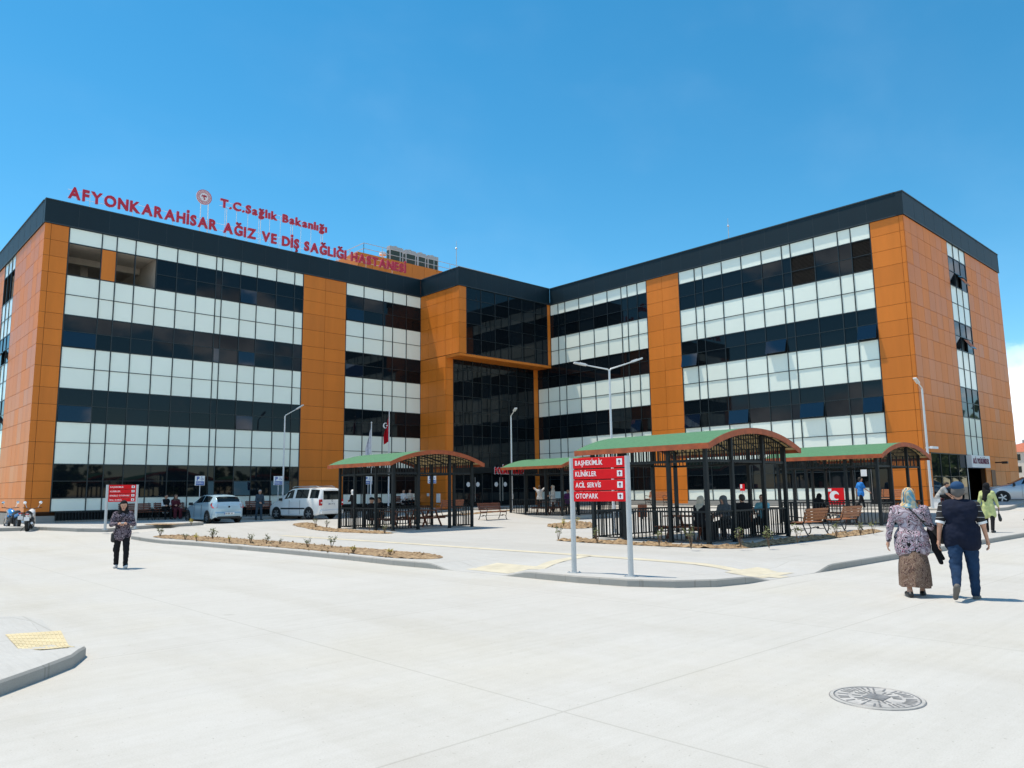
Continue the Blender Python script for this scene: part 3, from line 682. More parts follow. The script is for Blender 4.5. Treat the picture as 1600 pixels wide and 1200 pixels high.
# --- right wing, end wall
FF = Face((0, YF), (1, 0), (0, -1))
cf = [41.93, 42.0] + [42.9 + .96*i for i in range(6)] + [48.64]
cladding(FF, [41.96, 42.9], .7, 3.43); cladding(FF, [41.96] + cf[2:], 3.45, ZFB)
curtain(FF, [48.66, 49.74, 50.82, 51.9], rows=ROWS[:14], kinds=KIND[:13], sashes={(2, 1): .45, (6, 1): .45})
cladding(FF, [51.92 + 1.005*i for i in range(8)], .7, ZFB)
curtain(FF, [42.92, 44.3, 45.7, 47.1, 48.5], rows=[3.43, 2.2, .75], kinds='DD')
mb = MB(); FF.box(mb, 48.52, 51.9, -.3, .30, 2.72, 3.42); FF.box(mb, 48.52, 48.72, -1.2, .0, .66, 2.72); o = mb.build('sign_board', M_WHT, B_)
s_ = MB(); put_text(s_, 'ACİL POLİKLİNİKLER', FF.p(48.72, .312, 2.95), UX, UZ, .44, 2.9, .006, .02); s_.build('sign_lettering', mat('dark_red_letter', (.16, .02, .06), .5), o)
mb = MB(); FF.box(mb, 48.72, 51.9, -1.3, -1.2, .66, 2.72); mb.build('entrance_recess', M_BLACK, B_)
door(FF, 48.8, 50.3, .68, 2.7, -1.1, 50.15, True); door(FF, 50.3, 51.8, .68, 2.7, -1.1, 50.45, True)
mb = MB(); FF.box(mb, 52.9, 53.7, .035, .06, .68, 2.63); mb.build('service_door', mat('brown_door', (.16, .06, .02), .5), B_)
mb = MB(); FF.box(mb, 53.9, 54.0, .03, .4, 3.05, 3.12); FF.box(mb, 53.85, 54.05, .4, .7, 3.0, 3.14); mb.build('camera_housing', M_BLACK, B_)
mb = MB(); FF.box(mb, 42.2, 42.3, .03, .3, 3.62, 3.70); FF.box(mb, 42.0, 42.9, .3, .42, 3.6, 3.72); mb.build('wall_lamp', M_WHT, B_)
# --- parapet: sheet-metal fascia in lengths, coping on top
def parapet(F, a0, a1, e0=0, e1=0):
    mb = MB(); F.box(mb, a0 + e0, a1 + e1, -.30, .09, ZFB + .005, ZFT - .06); n = int((a1 - a0)/1.5)
    o = mb.build('parapet', M_FASCIA, B_)
    s_ = MB()
    for k in range(1, n): F.box(s_, a0 + (a1 - a0)*k/n - .006, a0 + (a1 - a0)*k/n + .006, .085, .094, ZFB + .03, ZFT - .09)
    F.box(s_, a0 + e0*1.15, a1 + e1*1.15, -.34, .125, ZFT - .06, ZFT); F.box(s_, a0 + e0, a1 + e1, .09, .10, ZFB + .005, ZFB + .06); s_.build('coping', M_COPE, o)
parapet(FA, 8.46, 32.71, -.088, 0); parapet(FG, 45.06, 61.7); parapet(FC, -44.66, -40.60); parapet(FD, 32.8, 41.86, -.088, 0); parapet(FB, -40.19, -14.39); parapet(FF, 41.95, 58.96, -.088, .088)
mb = MB(); mb.box(58.95, 59.05, YF - .09, 40, ZFB, ZFT - .06); mb.build('parapet', M_FASCIA, B_)
# --- bodies behind the facades and roofs (seen by reflections and from the side)
mb = MB(); mb.prism([(8.72, 55.3), (8.72, 61.6), (45, 61.6), (45, YA + .35), (14.3, YA + .35), (14.3, 55.3)], .3, ZFB); mb.prism([(8.72, 45.05), (14.2, 45.05), (14.2, 55.2), (8.72, 55.2)], .3, 13.25)
mb.prism([(33.1, YE + .35), (42.3, YE + .35), (42.3, YA + .4), (33.1, YA + .4)], .3, ZFB); mb.prism([(33.1, YD + .35), (42.25, YD + .35), (42.25, YE + .34), (33.1, YE + .34)], 11.4, ZFB)
mb.prism([(XB + .35, YF + 1.4), (58.6, YF + 1.4), (58.6, 44), (XB + .35, 44)], .3, ZFB); mb.prism([(58.6, YF + .3), (58.9, YF + .3), (58.9, 44), (58.6, 44)], .3, ZFB - .02)
mb.build('inner_wall', M_JOINT, B_)
mb = MB()
for pl, z in (([(8.55, YA + .3), (42, YA + .3), (45, 61.6), (8.55, 61.6)], ZFB + .3), ([(XC + .3, YD + .3), (58.8, YD + .3), (58.8, YA + .29), (XC + .3, YA + .29)], ZFB + .31), ([(XB + .3, YF + .3), (58.8, YF + .3), (58.8, YD + .29), (XB + .3, YD + .29)], ZFB + .32)): mb.prism(pl, z - .2, z)
mb.build('roof', M_ROOF, B_)
# --- plinth below the glazing with its grating strip
mb = MB(); mb.box(8.46, 32.8, YA - .06, YA + .3, -.1, .55); mb.box(8.40, 9.8, YA - .10, YA + .3, -.1, .80); mb.box(8.40, 8.7, YA + .31, 61, -.1, .93); mb.box(XB - .04, XB + .3, YF + .05, YE - .02, .3, .70); mb.box(42.0, 58.9, YF + .0, YF + .3, .3, .69)
mb.build('plinth', M_PLINTH, B_)
mb = MB(); 
x = 9.8
while x < 32.7: mb.box(x, x + .035, YA - .16, YA - .02, .55, .985); x += .15
mb.box(9.8, 32.7, YA - .019, YA + .05, .55, .99); mb.box(9.8, 32.7, YA - .17, YA - .14, .93, .98); mb.build('grating', M_DARK, B_)
mb = MB(); y = YF + 2
mb.box(XB - .10, XB + .04, YF + 1.75, YE - .1, .70, .80); mb.box(XB - .03, XB + .04, YF + 1.75, YE - .1, .805, .985); mb.build('sill', M_PLINTH, B_)
# --- plant room on the roof of the left wing, railing, air units, lightning rods
PY = 50.0
t0 = onY(560, 398, PY); t1 = onY(690, 424, PY); zt_ = onY(640, 412, PY).z
FP = Face((0, PY), (1, 0), (0, -1))
cladding(FP, [t0.x + (t1.x + 2 - t0.x)*k/8 for k in range(9)], ZFB + .2, zt_, rows=[zt_, zt_ - 1.2, ZFB + .2])
mb = MB(); mb.box(t0.x + .01, t1.x + 2, PY + .26, PY + 7, ZFB + .3, zt_ - .02); mb.box(t0.x - .05, t0.x, PY, PY + 7, ZFB + .3, zt_); mb.build('plant_room', M_ORANGE, B_)
mb = MB()
def rail(a, b):
    a, b = Vector(a), Vector(b); n = max(1, int((b - a).length/1.6))
    for k in range(n + 1):
        q = a.lerp(b, k/n); mb.tube([q, q + UZ*.9], .025, 6)
    for h in (.45, .9): mb.tube([a + UZ*h, b + UZ*h], .025, 6)
rail((t0.x + .6, PY + .2, zt_), (t1.x + 8, PY + .2, zt_)); rail((t0.x + .6, PY + .2, zt_), (t0.x + .6, PY + 6.5, zt_)); mb.build('roof_railing', M_GALV, B_)
def sits(o): return o
for k, (pa, pb, lab) in enumerate(((609, 630, 'grey air handling unit at the left end of the rooftop row'), (634, 650, 'grey air handling unit second from the left on the roof'), (653, 665.5, 'grey air handling unit third from the left on the roof'), (668.5, 685, 'grey air handling unit at the right end of the rooftop row'))):
    p0 = onY(pa, 400, PY + 1.2); p1 = onY(pb, 404, PY + 1.2); w = p1.x - p0.x
    t = thing('air_handling_unit', lab, 'air conditioner', (p0.x, PY + 1.2, zt_), 0, 'air units on the hospital roof')
    m1 = MB(); m1.box(0, w, .06, .46, .0, 1.62); m1.box(0, .09, 0, .06, 0, 1.62); m1.box(w - .09, w, 0, .06, 0, 1.62); m1.box(.09, w - .09, 0, .06, 0, .12); m1.box(.09, w - .09, 0, .06, 1.28, 1.62); m1.build('cabinet', M_GREY, t)
    m2 = MB(); m2.box(-.03, -.001, .09, .43, .14, 1.25); m2.box(.092, w - .092, .03, .058, .125, 1.278)
    for i in range(14): m2.box(.09, w - .09, .02, .055, .14 + i*.081, .18 + i*.081)
    m2.build('grille', mat('dark_green_grille', (.03, .06, .05), .6), t)
    m3 = MB(); m3.lathe((w/2, .26, 1.62), UZ, [(0, .19), (.10, .19), (.10, .16), (.02, .16), (.02, 0)], 18); m3.build('fan_ring', M_GREY, t)
p = onY(598, 399, PY + .9); t = thing('roof_ventilator', 'small white dish-like ventilator beside the rooftop air units', 'ventilator', (p.x, PY + .9, zt_))
mb = MB(); mb.lathe((0, 0, 0), UZ, [(0, .1), (.5, .1), (.52, .3), (.75, .26), (.8, 0)], 14); mb.build('cowl', M_WHT, t, True)
for px, py, Y, lab in ((713, 376, 44, 'thin lightning rod standing near the middle of the roof'), (1137, 341, 30, 'thin lightning rod standing on the roof of the right wing')):
    p = onY(px, py, Y) if px < 800 else onX(px, py, 46)
    t = thing('lightning_rod', lab, 'lightning rod', (p.x, p.y, ZFB + .3)); h = p.z - ZFB - .3
    mb = MB(); mb.tube([(0, 0, 0), (0, 0, h*.75), (0, 0, h)], [.035, .03, .012], 6); mb.build('mast', M_GALV, t); mb = MB(); mb.lathe((0, 0, h*.86), UZ, [(-.08, .02), (0, .1), (.08, .02)], 8); mb.build('tip', M_STEEL, t)

# ------------------------------------------------------------------ rooftop lettering
def letter_sign(text, p0, p1, cap, label, bold, gap, space_w=None):
    t = thing('rooftop_sign', label, 'rooftop sign', (p0.x, p0.y, ZFT)); ex = (p1 - p0); ex.z = 0; wd = ex.length; ex.normalize(); size = cap/.69
    lay, tot = layout(text, size, wd, bold, gap); z0 = (p0.z + p1.z)/2 - ZFT
    for ch, x, k in lay:
        v, w, f = glyph(ch, bold); mb = MB(); mb.add([ex*(x + q[0]*size*k) + UZ*(z0 + q[1]*size) - UY*(q[2]*.12) for q in v], f, 0); mb.build('letter', M_REDL, t)
    fr = MB(); n = 10
    for h in (.10, cap - .10): fr.tube([UY*.12 + UZ*(z0 + h), ex*wd + UY*.12 + UZ*(z0 + h)], .012, 5)
    for k in range(n):
        q = ex*(wd*(k + .5)/n) + UY*.14; fr.tube([q - UZ*.02, q + UZ*(z0 + cap - .1)], .014, 5)
    fr.build('support_frame', M_WHT, t); return t
LY = YA - .02
p0 = onY(106, 309, LY); p1 = onY(634, 425.5, LY)
t = letter_sign('AFYONKARAHİSAR AĞIZ VE DİŞ SAĞLIĞI HASTANESİ', p0, p1, .60, 'long row of red capital letters naming the hospital along the left roof edge', .036, .105)
q0 = onY(344, 325, LY); q1 = onY(510.5, 361, LY)
t = letter_sign('T.C.Sağlık Bakanlığı', q0, q1, .50, 'shorter upper row of red mixed-case letters above the hospital name', .034, .10)
# posts of the upper row
mb = MB()
for k in range(4): mb.tube([Vector((.5 + k*2.2, .2, 0)), Vector((.5 + k*2.2, .2, (q0.z + q1.z)/2 - ZFT))], .02, 5)
mb.build('support_post', M_WHT, t)
e0 = onY(319, 308, LY); t = thing('ministry_emblem', 'round white emblem with red ray ring and serpent motif on the roof', 'emblem', (e0.x, LY, ZFT)); R = .46; zc = e0.z - ZFT
mb = MB(); mb.lathe((0, 0, zc), -UY, [(-.06, R), (0, R), (0, 0)], 36); mb.build('disc', mat('emblem_white', (.78, .74, .76), .4), t)
mb = MB(); mb.lathe((0, 0, zc), -UY, [(.0, R), (.012, R), (.012, R - .035), (.0, R - .035)], 36); mb.lathe((0, 0, zc), -UY, [(.0, R*.62), (.012, R*.62), (.012, R*.62 - .02), (.0, R*.62 - .02)], 36)
for k in range(28):
    a = 2*pi*k/28; e = Vector((cos(a), 0, sin(a))); mb.obox(Vector((0, 0, zc)) + e*R*.67, e, Vector((-sin(a), 0, cos(a))), 0, R*.20, -.016, .016, -.006, .014)
mb.build('ray_ring', M_REDL, t)
mb = MB(); mb.tube([(0, -.02, zc - .19), (0, -.02, zc + .14)], .016, 6)
mb.tube([(.05*sin(i*.9), -.03, zc - .17 + i*.028) for i in range(11)], .014, 6)
for sx in (-1, 1):
    for k in range(3): mb.tube([(0, -.02, zc + .06 - k*.02), (sx*.10, -.02, zc + .11 - k*.035), (sx*.17, -.02, zc + .08 - k*.05)], [.012, .014, .005], 5)
mb.build('serpent_staff', M_REDL, t)
mb = MB()
for dx in (-.15, .3): mb.tube([(dx, .08, 0), (dx, .08, zc - .3)], .028, 5)
mb.build('support_post', M_WHT, t)
# ------------------------------------------------------------------ pavilions
def seg(mb, a, b, w, h, mi=0):
    "rectangular bar from a to b; w horizontal, h vertical-ish"
    a, b = Vector(a), Vector(b); d = (b - a); L = d.length; d.normalize(); sx = d.cross(UZ) if abs(d.z) < .95 else Vector((1, 0, 0)); sx.normalize(); sz = sx.cross(d)
    vs = [a + d*t + sx*x + sz*z for t in (0, L) for x, z in ((-w/2, -h/2), (w/2, -h/2), (w/2, h/2), (-w/2, h/2))]
    mb.add(vs, [(0, 1, 2, 3), (7, 6, 5, 4), (0, 4, 5, 1), (1, 5, 6, 2), (2, 6, 7, 3), (3, 7, 4, 0)], mi)
PW_, PL_ = 4.6, 4.25
def pavilion(x, y, entr, label, PW_=4.6):
    z = plaza_h(x + 2, y + 2)
    t = thing('garden_pavilion', label, 'pavilion', (x, y, z), 0, 'timber edged pavilions on the plaza')
    mb = MB(); mb.box(-.3, PW_ + .3, -.3, PL_ + .3, -.12, .045); mb.build('floor_slab', M_PAVE, t)
    px = [0, PW_*.30, PW_*.70, PW_]; py = [0, 1.28, 2.98, PL_]; OV, OY = .40, .36
    ZE_, RISE = 2.84, .53; half = PW_/2 + OV; R = (half*half + RISE*RISE)/(2*RISE); zc = ZE_ + RISE - R
    def arch(xx): return zc + sqrt(max(0, R*R - (xx - PW_/2)**2))
    posts = [(a, b) for a in px for b in py if a in (0, PW_) or b in (0, PL_)]
    for a, b in posts:
        m = MB(); m.box(a - .055, a + .055, b - .055, b + .055, .045, arch(a) - .06); m.box(a - .085, a + .085, b - .085, b + .085, .046, .06); m.build('post', M_DARK, t)
    def side(p, q, name, z0, z1, kind):
        m = MB(); p, q = Vector((*p, 0)), Vector((*q, 0)); d = (q - p).normalized(); p = p + d*.056; q = q - d*.056; L = (q - p).length
        if kind == 'rail':
            seg(m, p + UZ*z1, q + UZ*z1, .05, .05); seg(m, p + UZ*z0, q + UZ*z0, .04, .04); n = max(2, int(L/.135))
            for k in range(1, n): r = p + d*(L*k/n); seg(m, r + UZ*z0, r + UZ*z1, .028, .028)
        else:
            seg(m, p + UZ*z0, q + UZ*z0, .06, .07); n = max(2, int(L/.135))
            for k in range(1, n):
                r = p + d*(L*k/n); seg(m, r + UZ*z0, r + UZ*(arch(r.x) - .05), .026, .026)
        m.build(name, M_DARK, t)
    for i in range(3):
        for key, p, q in (('S', (px[i], 0), (px[i + 1], 0)), ('N', (px[i], PL_), (px[i + 1], PL_)), ('W', (0, py[i]), (0, py[i + 1])), ('E', (PW_, py[i]), (PW_, py[i + 1]))):
            side(p, q, 'frieze', 2.42, 0, 'frieze')
            if (key + str(i)) not in entr: side(p, q, 'railing', .13, .95, 'rail')
    n = 22; xs = [PW_/2 - half + 2*half*k/n for k in range(n + 1)]
    def strip(name, m_, dz0, dz1, y0, y1):
        m = MB(); vs = []
        for xx in xs: vs += [(xx, y0, arch(xx) + dz0), (xx, y1, arch(xx) + dz0), (xx, y1, arch(xx) + dz1), (xx, y0, arch(xx) + dz1)]
        fs = [(4*i + a, 4*i + (a + 1) % 4, 4*i + 4 + (a + 1) % 4, 4*i + 4 + a) for i in range(n) for a in range(4)] + [(0, 1, 2, 3), tuple(4*n + q for q in (3, 2, 1, 0))]
        m.add(vs, fs); return m.build(name, m_, t, True)
    rf = strip('roof', M_GREEN, .02, .05, -OY - .02, PL_ + OY + .02)
    strip('ceiling', M_BOARD, -.005, .018, -OY + .03, PL_ + OY - .03)
    m = MB()                                                     # shingle courses: low laps across the roof
    for k in range(1, n):
        xx = xs[k]; pass
    for y0, y1 in ((-OY - .045, -OY - .005), (PL_ + OY + .005, PL_ + OY + .045)): strip('fascia_board', M_RUST, -.13, .045, y0, y1)
    for x0 in (xs[0] - .04, xs[-1] + .002):
        m = MB(); m.box(x0, x0 + .038, -OY - .045, PL_ + OY + .045, ZE_ - .115, ZE_ + .045); m.build('fascia_board', M_RUST, t)
    for y in (.0, PL_/2, PL_):                                    # curved rafters
        m = MB()
        for k in range(1, n - 1): seg(m, (xs[k], y, arch(xs[k]) - .035), (xs[k + 1], y, arch(xs[k + 1]) - .035), .05, .05)
        m.build('rafter', M_DARK, t)
    m = MB()
    for k in range(1, n, 2): m.box(xs[k] - .02, xs[k] + .02, -OY + .04, PL_ + OY - .04, arch(xs[k]) - .03, arch(xs[k]) - .008)
    for k in range(9): 
        y = -OY + .2 + k*(PL_ + 2*OY - .4)/8
        for i in range(1, n - 1): seg(m, (xs[i], y, arch(xs[i]) - .02), (xs[i + 1], y, arch(xs[i + 1]) - .02), .03, .02)
    m.build('batten', M_DARK, t)
    return t
pavilion(18.15, 26.65, ('S1', 'E1'), 'left pavilion with green barrel roof and an open bay, nearest the white van', 4.25)
pavilion(19.0, 12.2, ('E1',), 'large nearest pavilion with green barrel roof behind the red direction sign')
pavilion(31.75, 12.45, ('N1', 'E1'), 'right pavilion with green barrel roof behind the two park benches')
pavilion(31.6, 29.7, ('E1', 'N1'), 'far pavilion with green barrel roof beside the entrance, partly behind the direction sign')

def picnic(x, y, rz, label, z=None):
    t = thing('picnic_table', label, 'picnic table', (x, y, (plaza_h(x, y) + .045) if z is None else z), rz, 'picnic tables in the pavilions')
    m = MB()
    for k in range(5): m.box(-.36 + k*.145, -.36 + k*.145 + .135, -.8, .8, .72, .755)
    m.build('table_top', M_SLATD, t)
    for sx in (-1, 1):
        m = MB()
        for k in range(2): m.box(sx*.66 - .14 + k*.145, sx*.66 - .01 + k*.145, -.8, .8, .425, .46)
        m.build('bench_seat', M_SLATD, t)
    for yy in (-.55, .55):
        m = MB(); seg(m, (-.55, yy, 0), (-.2, yy, .72), .05, .07); seg(m, (.55, yy, 0), (.2, yy, .72), .05, .07); seg(m, (-.82, yy + .06, .39), (.82, yy + .06, .39), .05, .07); m.build('leg_frame', M_SLATD, t)
for a in ((19.55, 28.6, 0, 'brown picnic table on the left side inside the left pavilion'), (21.6, 29.1, 0, 'brown picnic table on the right side inside the left pavilion'),
          (20.10, 13.5, 0, 'brown picnic table on the left side inside the large pavilion'), (22.4, 13.5, 0, 'brown picnic table on the right side inside the large pavilion'),
          (32.95, 14.7, 0, 'brown picnic table inside the right pavilion behind the benches'), (32.8, 31.9, 0, 'brown picnic table inside the far pavilion by the entrance')): picnic(*a)

# ------------------------------------------------------------------ park benches
def make_bench(loc, rz, label, dark=False):
    t = thing('park_bench', label, 'bench', loc, rz, 'slatted park benches'); L = .82; wood = M_SLATD if dark else M_SLAT
    m = MB()
    for k in range(5): m.box(-L, L, -.30 + k*.095, -.30 + k*.095 + .08, .42 + .004*abs(k - 2), .452 + .004*abs(k - 2))
    m.build('seat', wood, t, bevel=.006)
    m = MB()
    for k in range(4):
        z = .52 + k*.10; y = .20 + (z - .45)*.32; m.obox(Vector((0, y, z)), UX, Vector((0, .30, .954)), -L, L, 0, .085, -.014, .014)
    m.build('backrest', wood, t, bevel=.006)
    for sx in (-1, 1):
        m = MB(); x = sx*(L - .1)
        m.tube([(x, -.36, 0), (x, -.30, .06), (x, -.27, .20), (x, -.33, .33), (x, -.32, .41), (x, 0, .40), (x, .16, .41), (x, .24, .55), (x, .34, .93)], [.026, .022, .02, .02, .024, .022, .024, .022, .016], 7)
        m.tube([(x, .16, .41), (x, .20, .28), (x, .27, .12), (x, .36, 0)], [.024, .02, .022, .026], 7)
        m.tube([(x, -.27, .20), (x, -.1, .26), (x, .05, .20), (x, .24, .22)], .014, 6); m.lathe((x - .012, -.02, .235), UX, [(0, .045), (.024, .045), (.024, 0)], 10)
        m.tube([(x, -.32, .41), (x, -.37, .52), (x, -.36, .62), (x, -.25, .655), (x, -.02, .63), (x, .24, .60)], [.02, .018, .02, .02, .018, .016], 7)
        m.build('side_frame', M_IRON, t, True)
    m = MB(); m.tube([(-L + .1, -.0, .235), (L - .1, -.0, .235)], .012, 6); m.build('tie_rod', M_IRON, t)
    return t
def g3(px, py, dz=.13): return G(px, py, dz)
b0 = make_bench(tuple(g3(770, 812)), 0, 'brown slatted bench standing alone between the left pavilion and the entrance', True)
p = g3(1268, 838); make_bench((p.x + .35, p.y + .25, plaza_h(p.x, p.y)), pi, 'nearer of the two orange-brown benches seen from behind beside the large pavilion')
p = g3(1325, 831); make_bench((p.x + .35, p.y + .25, plaza_h(p.x, p.y)), pi, 'farther of the two orange-brown benches seen from behind, before the right pavilion')
WZ = lambda x, y: zt(x, y) + .152
def wall_bench(px, lab):
    p = onY(px, 800, 43.7); dup(b0, (p.x, 43.7, WZ(p.x, 43.7)), 0, lab)
wall_bench(213, 'brown bench by the left wing behind the smaller direction sign'); wall_bench(267, 'dark bench by the left wing with a man and a woman sitting on it'); wall_bench(407, 'brown bench by the left wing behind the standing man'); wall_bench(470, 'bench by the left wing hidden mostly behind the white van')
wall_bench(634, 'bench by the left wing seen through the left pavilion with people on it')
p = g3(702, 806); dup(b0, (p.x, p.y, plaza_h(p.x, p.y)), pi, 'brown bench seen through the right bays of the left pavilion')
for px, lab in ((938, 'orange-lit bench before the right wing, left of its orange panel column'), (1027, 'bench against the orange panel column of the right wing'), (1418, 'bench at the near corner of the right wing beside the lamp post')):
    o = onX(px, 785, 40.9); p = (40.9, max(o.y, 15.2)); make_bench((p[0], p[1], WZ(*p)), -pi/2, lab)

# waste bin
p = g3(1004, 801); t = thing('waste_bin', 'round wooden slatted waste bin behind the large pavilion', 'bin', (p.x, p.y, plaza_h(p.x, p.y)))
m = MB(); m.lathe((0, 0, .12), UZ, [(0, .0), (0, .2), (.62, .22), (.62, .2), (.05, .18), (.05, 0)], 18); m.build('liner', M_BLACK, t)
m = MB()
for k in range(16):
    a = 2*pi*k/16; e = Vector((cos(a), sin(a), 0)); m.obox(e*.235, e, UZ.cross(e), -.012, .012, -.036, .036, .1, .78)
m.build('slat_casing', M_SLATD, t)
m = MB(); m.tube([(0, 0, 0), (0, 0, .12)], .05, 8); m.lathe((0, 0, .8), UZ, [(0, .24), (.02, .24)], 18); m.build('foot', M_IRON, t)

# ------------------------------------------------------------------ street lamps
def lamp(base, h, arms, label, r=.055):
    t = thing('street_lamp', label, 'street lamp', base, 0, 'pale street lamps')
    m = MB(); m.tube([(0, 0, 0), (0, 0, h*.5), (0, 0, h)], [r*1.25, r, r*.8], 12); m.lathe((0, 0, 0), UZ, [(0, .17), (.025, .17), (.03, .085), (.16, .08)], 14); m.build('pole', M_LAMP, t, True)
    m = MB(); m.box(-.05, .05, -r*1.3, -r*1.1, .75, 1.05); m.build('hatch', M_LAMP, t)
    for d, L, rise in arms:
        d = Vector((d[0], d[1], 0)).normalized(); e = d*L + UZ*(h + rise)
        m = MB(); m.tube([UZ*(h - .05), UZ*(h + rise*.12) + d*L*.06, e*.0 + d*L*.75 + UZ*(h + rise*.75), e], [r*.7, r*.6, r*.5, r*.4], 8); m.build('arm', M_LAMP, t, True)
        m = MB(); ax = (d*L + UZ*rise).normalized(); sd = ax.cross(UZ).normalized(); m.obox(e, ax, sd, -.10, .42, -.085, .085, -.028, .03); m.obox(e, ax, sd, -.05, .2, -.05, .05, .03, .05); hd = m.build('lamp_head', M_LAMP, t, bevel=.015)
        m = MB(); m.obox(e, ax, sd, .0, .38, -.065, .065, -.036, -.029); m.build('lens', mat('lamp_lens', (.7, .7, .72), .2), hd)
def top_z(p, py): 
    "height above a ground point at which it projects to row py"
    lo, hi = 0, 30
    for _ in range(50):
        mid = (lo + hi)/2; v = Vector((p.x, p.y, p.z + mid - EYE)); r = -(v.dot(upv))/v.dot(fw)
        # row of the pixel, roll included through the camera axes
        if 600 + F_PX*r > py: lo = mid
        else: hi = mid
    return lo
p = onY(441, 800, 42.9); p.z = WZ(p.x, p.y); lamp(p, top_z(p, 650), [((RIGHT.x, RIGHT.y), .75, .45)], 'single-arm lamp post behind the white van', .05)
p = at_depth(800, 48); p.z = zt(p.x, p.y) + .1; lamp(p, top_z(p, 650), [((RIGHT*.25 - AWAY).xy, .9, .25)], 'single-arm lamp post standing before the entrance', .05)
p = at_depth(958, 29); p.z = plaza_h(p.x, p.y); lamp(p, top_z(p, 578), [((RIGHT*.9 + AWAY*.25).xy, 1.0, .36), ((-RIGHT*.95 - AWAY*.2).xy, 1.0, .18)], 'double-arm lamp post rising behind the large pavilion', .047)
p = at_depth(1455, 36.5); p.z = zt(p.x, p.y) + .1; lamp(p, top_z(p, 607), [((-RIGHT*.5 - AWAY*.5).xy, .55, .25)], 'single-arm lamp post at the corner of the right wing', .055)

# ------------------------------------------------------------------ direction signs
def direction_sign(a, b, lines, tops, label, z0, size=.135):
    a, b = Vector((a[0], a[1], 0)), Vector((b[0], b[1], 0)); ex = (b - a); Ln = ex.length; ex.normalize(); n = ex.cross(UZ)
    t = thing('direction_sign', label, 'direction sign', (a.x, a.y, z0), 0, 'red direction signs')
    for s_ in (0, Ln):
        m = MB(); pr = [(.055*cos(q), .04*sin(q)) for q in [2*pi*k/14 for k in range(14)]]
        vs = [ex*(s_ + x) + n*y + UZ*z for z in (0, 2.26) for x, y in pr]; m.add(vs, [(k, (k + 1) % 14, 14 + (k + 1) % 14, 14 + k) for k in range(14)] + [tuple(range(14, 28))]); o = m.build('post', M_GALV, t, True)
        m = MB(); m.obox(ex*s_, ex, n, -.11, .11, -.09, .09, 0, .012)
        for sx in (-.085, .085):
            for sy in (-.06, .06): m.lathe(ex*(s_ + sx) + n*sy, UZ, [(.012, .016), (.03, .016), (.03, 0)], 6)
        m.build('base_plate', M_GALV, o)
    for ln, (z1, zb) in zip(lines, tops):
        m = MB(); m.obox(Vector((0, 0, 0)), ex, n, .045, Ln - .045, -.02, .022, zb, z1); pn = m.build('panel', M_RED, t, bevel=.004)
        m = MB(); put_text(m, ln, ex*.10 + n*.0245 + UZ*(zb + (z1 - zb)*.30), ex, UZ, size, None, .014, .004, gap=.10, squash=.76); m.build('lettering', M_LETTERW, pn)
        m = MB(); s = (z1 - zb)*.60; c = ex*(Ln - .16) + n*.0235 + UZ*(zb + (z1 - zb)*.52); m.obox(c, ex, UZ, -s/2, s/2, -s/2, s/2, -.002, .002); m.build('arrow_plate', M_WHT, pn, bevel=.0)
        m = MB(); c = c + n*.004; m.add([c + ex*x*s + UZ*y*s for x, y in ((-.30, .02), (0, .36), (.30, .02), (.10, .02), (.10, -.34), (-.10, -.34), (-.10, .02))], [(0, 1, 2, 3, 4, 5, 6)]); m.build('arrow', mat('arrow_maroon', (.16, .01, .05), .5), pn)
    return t
TOPS = [(2.25, 2.045), (2.02, 1.83), (1.81, 1.61), (1.59, 1.395)]
direction_sign((11.40, 10.43), (11.58, 9.16), ['BAŞHEKİMLİK', 'KLİNİKLER', 'ACİL SERVİS', 'OTOPARK'], TOPS, 'large red direction sign with four boards on the kerb in the foreground', .13)
a = G(164, 828, .15); b = G(211, 826.5, .15)
direction_sign((a.x, a.y), (b.x, b.y), ['BAŞHEKİMLİK', 'KLİNİKLER', 'ENGELLİ OTOPARK', 'MAL KABUL'], TOPS, 'smaller distant red direction sign behind the woman walking toward the camera', WZ(a.x, a.y), .105).scale = (1, 1, top_z(Vector((a.x, a.y, WZ(a.x, a.y))), 757.5)/2.26)

# ------------------------------------------------------------------ parking signs
def parking(p, label, h=2.35, face=None):
    t = thing('parking_sign', label, 'parking sign', p, 0, 'blue and white parking signs'); ex, n = RIGHT, -AWAY
    m = MB(); m.tube([(0, 0, 0), (0, 0, h - .03)], .024, 8); m.build('post', M_LAMP, t)
    m = MB(); m.obox(n*.03, ex, n, -.27, .27, -.006, .006, h - .52, h); o = m.build('board', M_WHT, t)
    m = MB(); m.obox(n*.04, ex, n, -.21, .245, -.003, .003, h - .50, h - .30); m.build('blue_plate', M_BLUESIGN, o)
    m = MB(); put_text(m, 'P', n*.04 - ex*.17 + UZ*(h - .25), ex, UZ, .30, .15, .04, .006); m.build('letter', M_BLUESIGN, o)
    m = MB(); put_text(m, 'ENGELLİ', n*.046 - ex*.18 + UZ*(h - .44), ex, UZ, .13, .38, .02, .004); m.build('lettering', M_WHT, o)
    m = MB(); c = n*.04 + ex*.12 + UZ*(h - .14)                    # wheelchair symbol
    m.tube([c + ex*(.055*cos(q)) + UZ*(-.04 + .055*sin(q)) for q in [pi*.75 + pi*1.35*k/10 for k in range(11)]], .009, 5); m.tube([c + UZ*.075 - ex*.02, c + UZ*0 - ex*.01, c + ex*.05, c + ex*.075 - UZ*.08], .010, 5); m.lathe(c + UZ*.1 - ex*.022, n, [(-.004, .018), (.004, .018), (.004, 0)], 8); m.build('wheelchair_symbol', M_BLUESIGN, o)
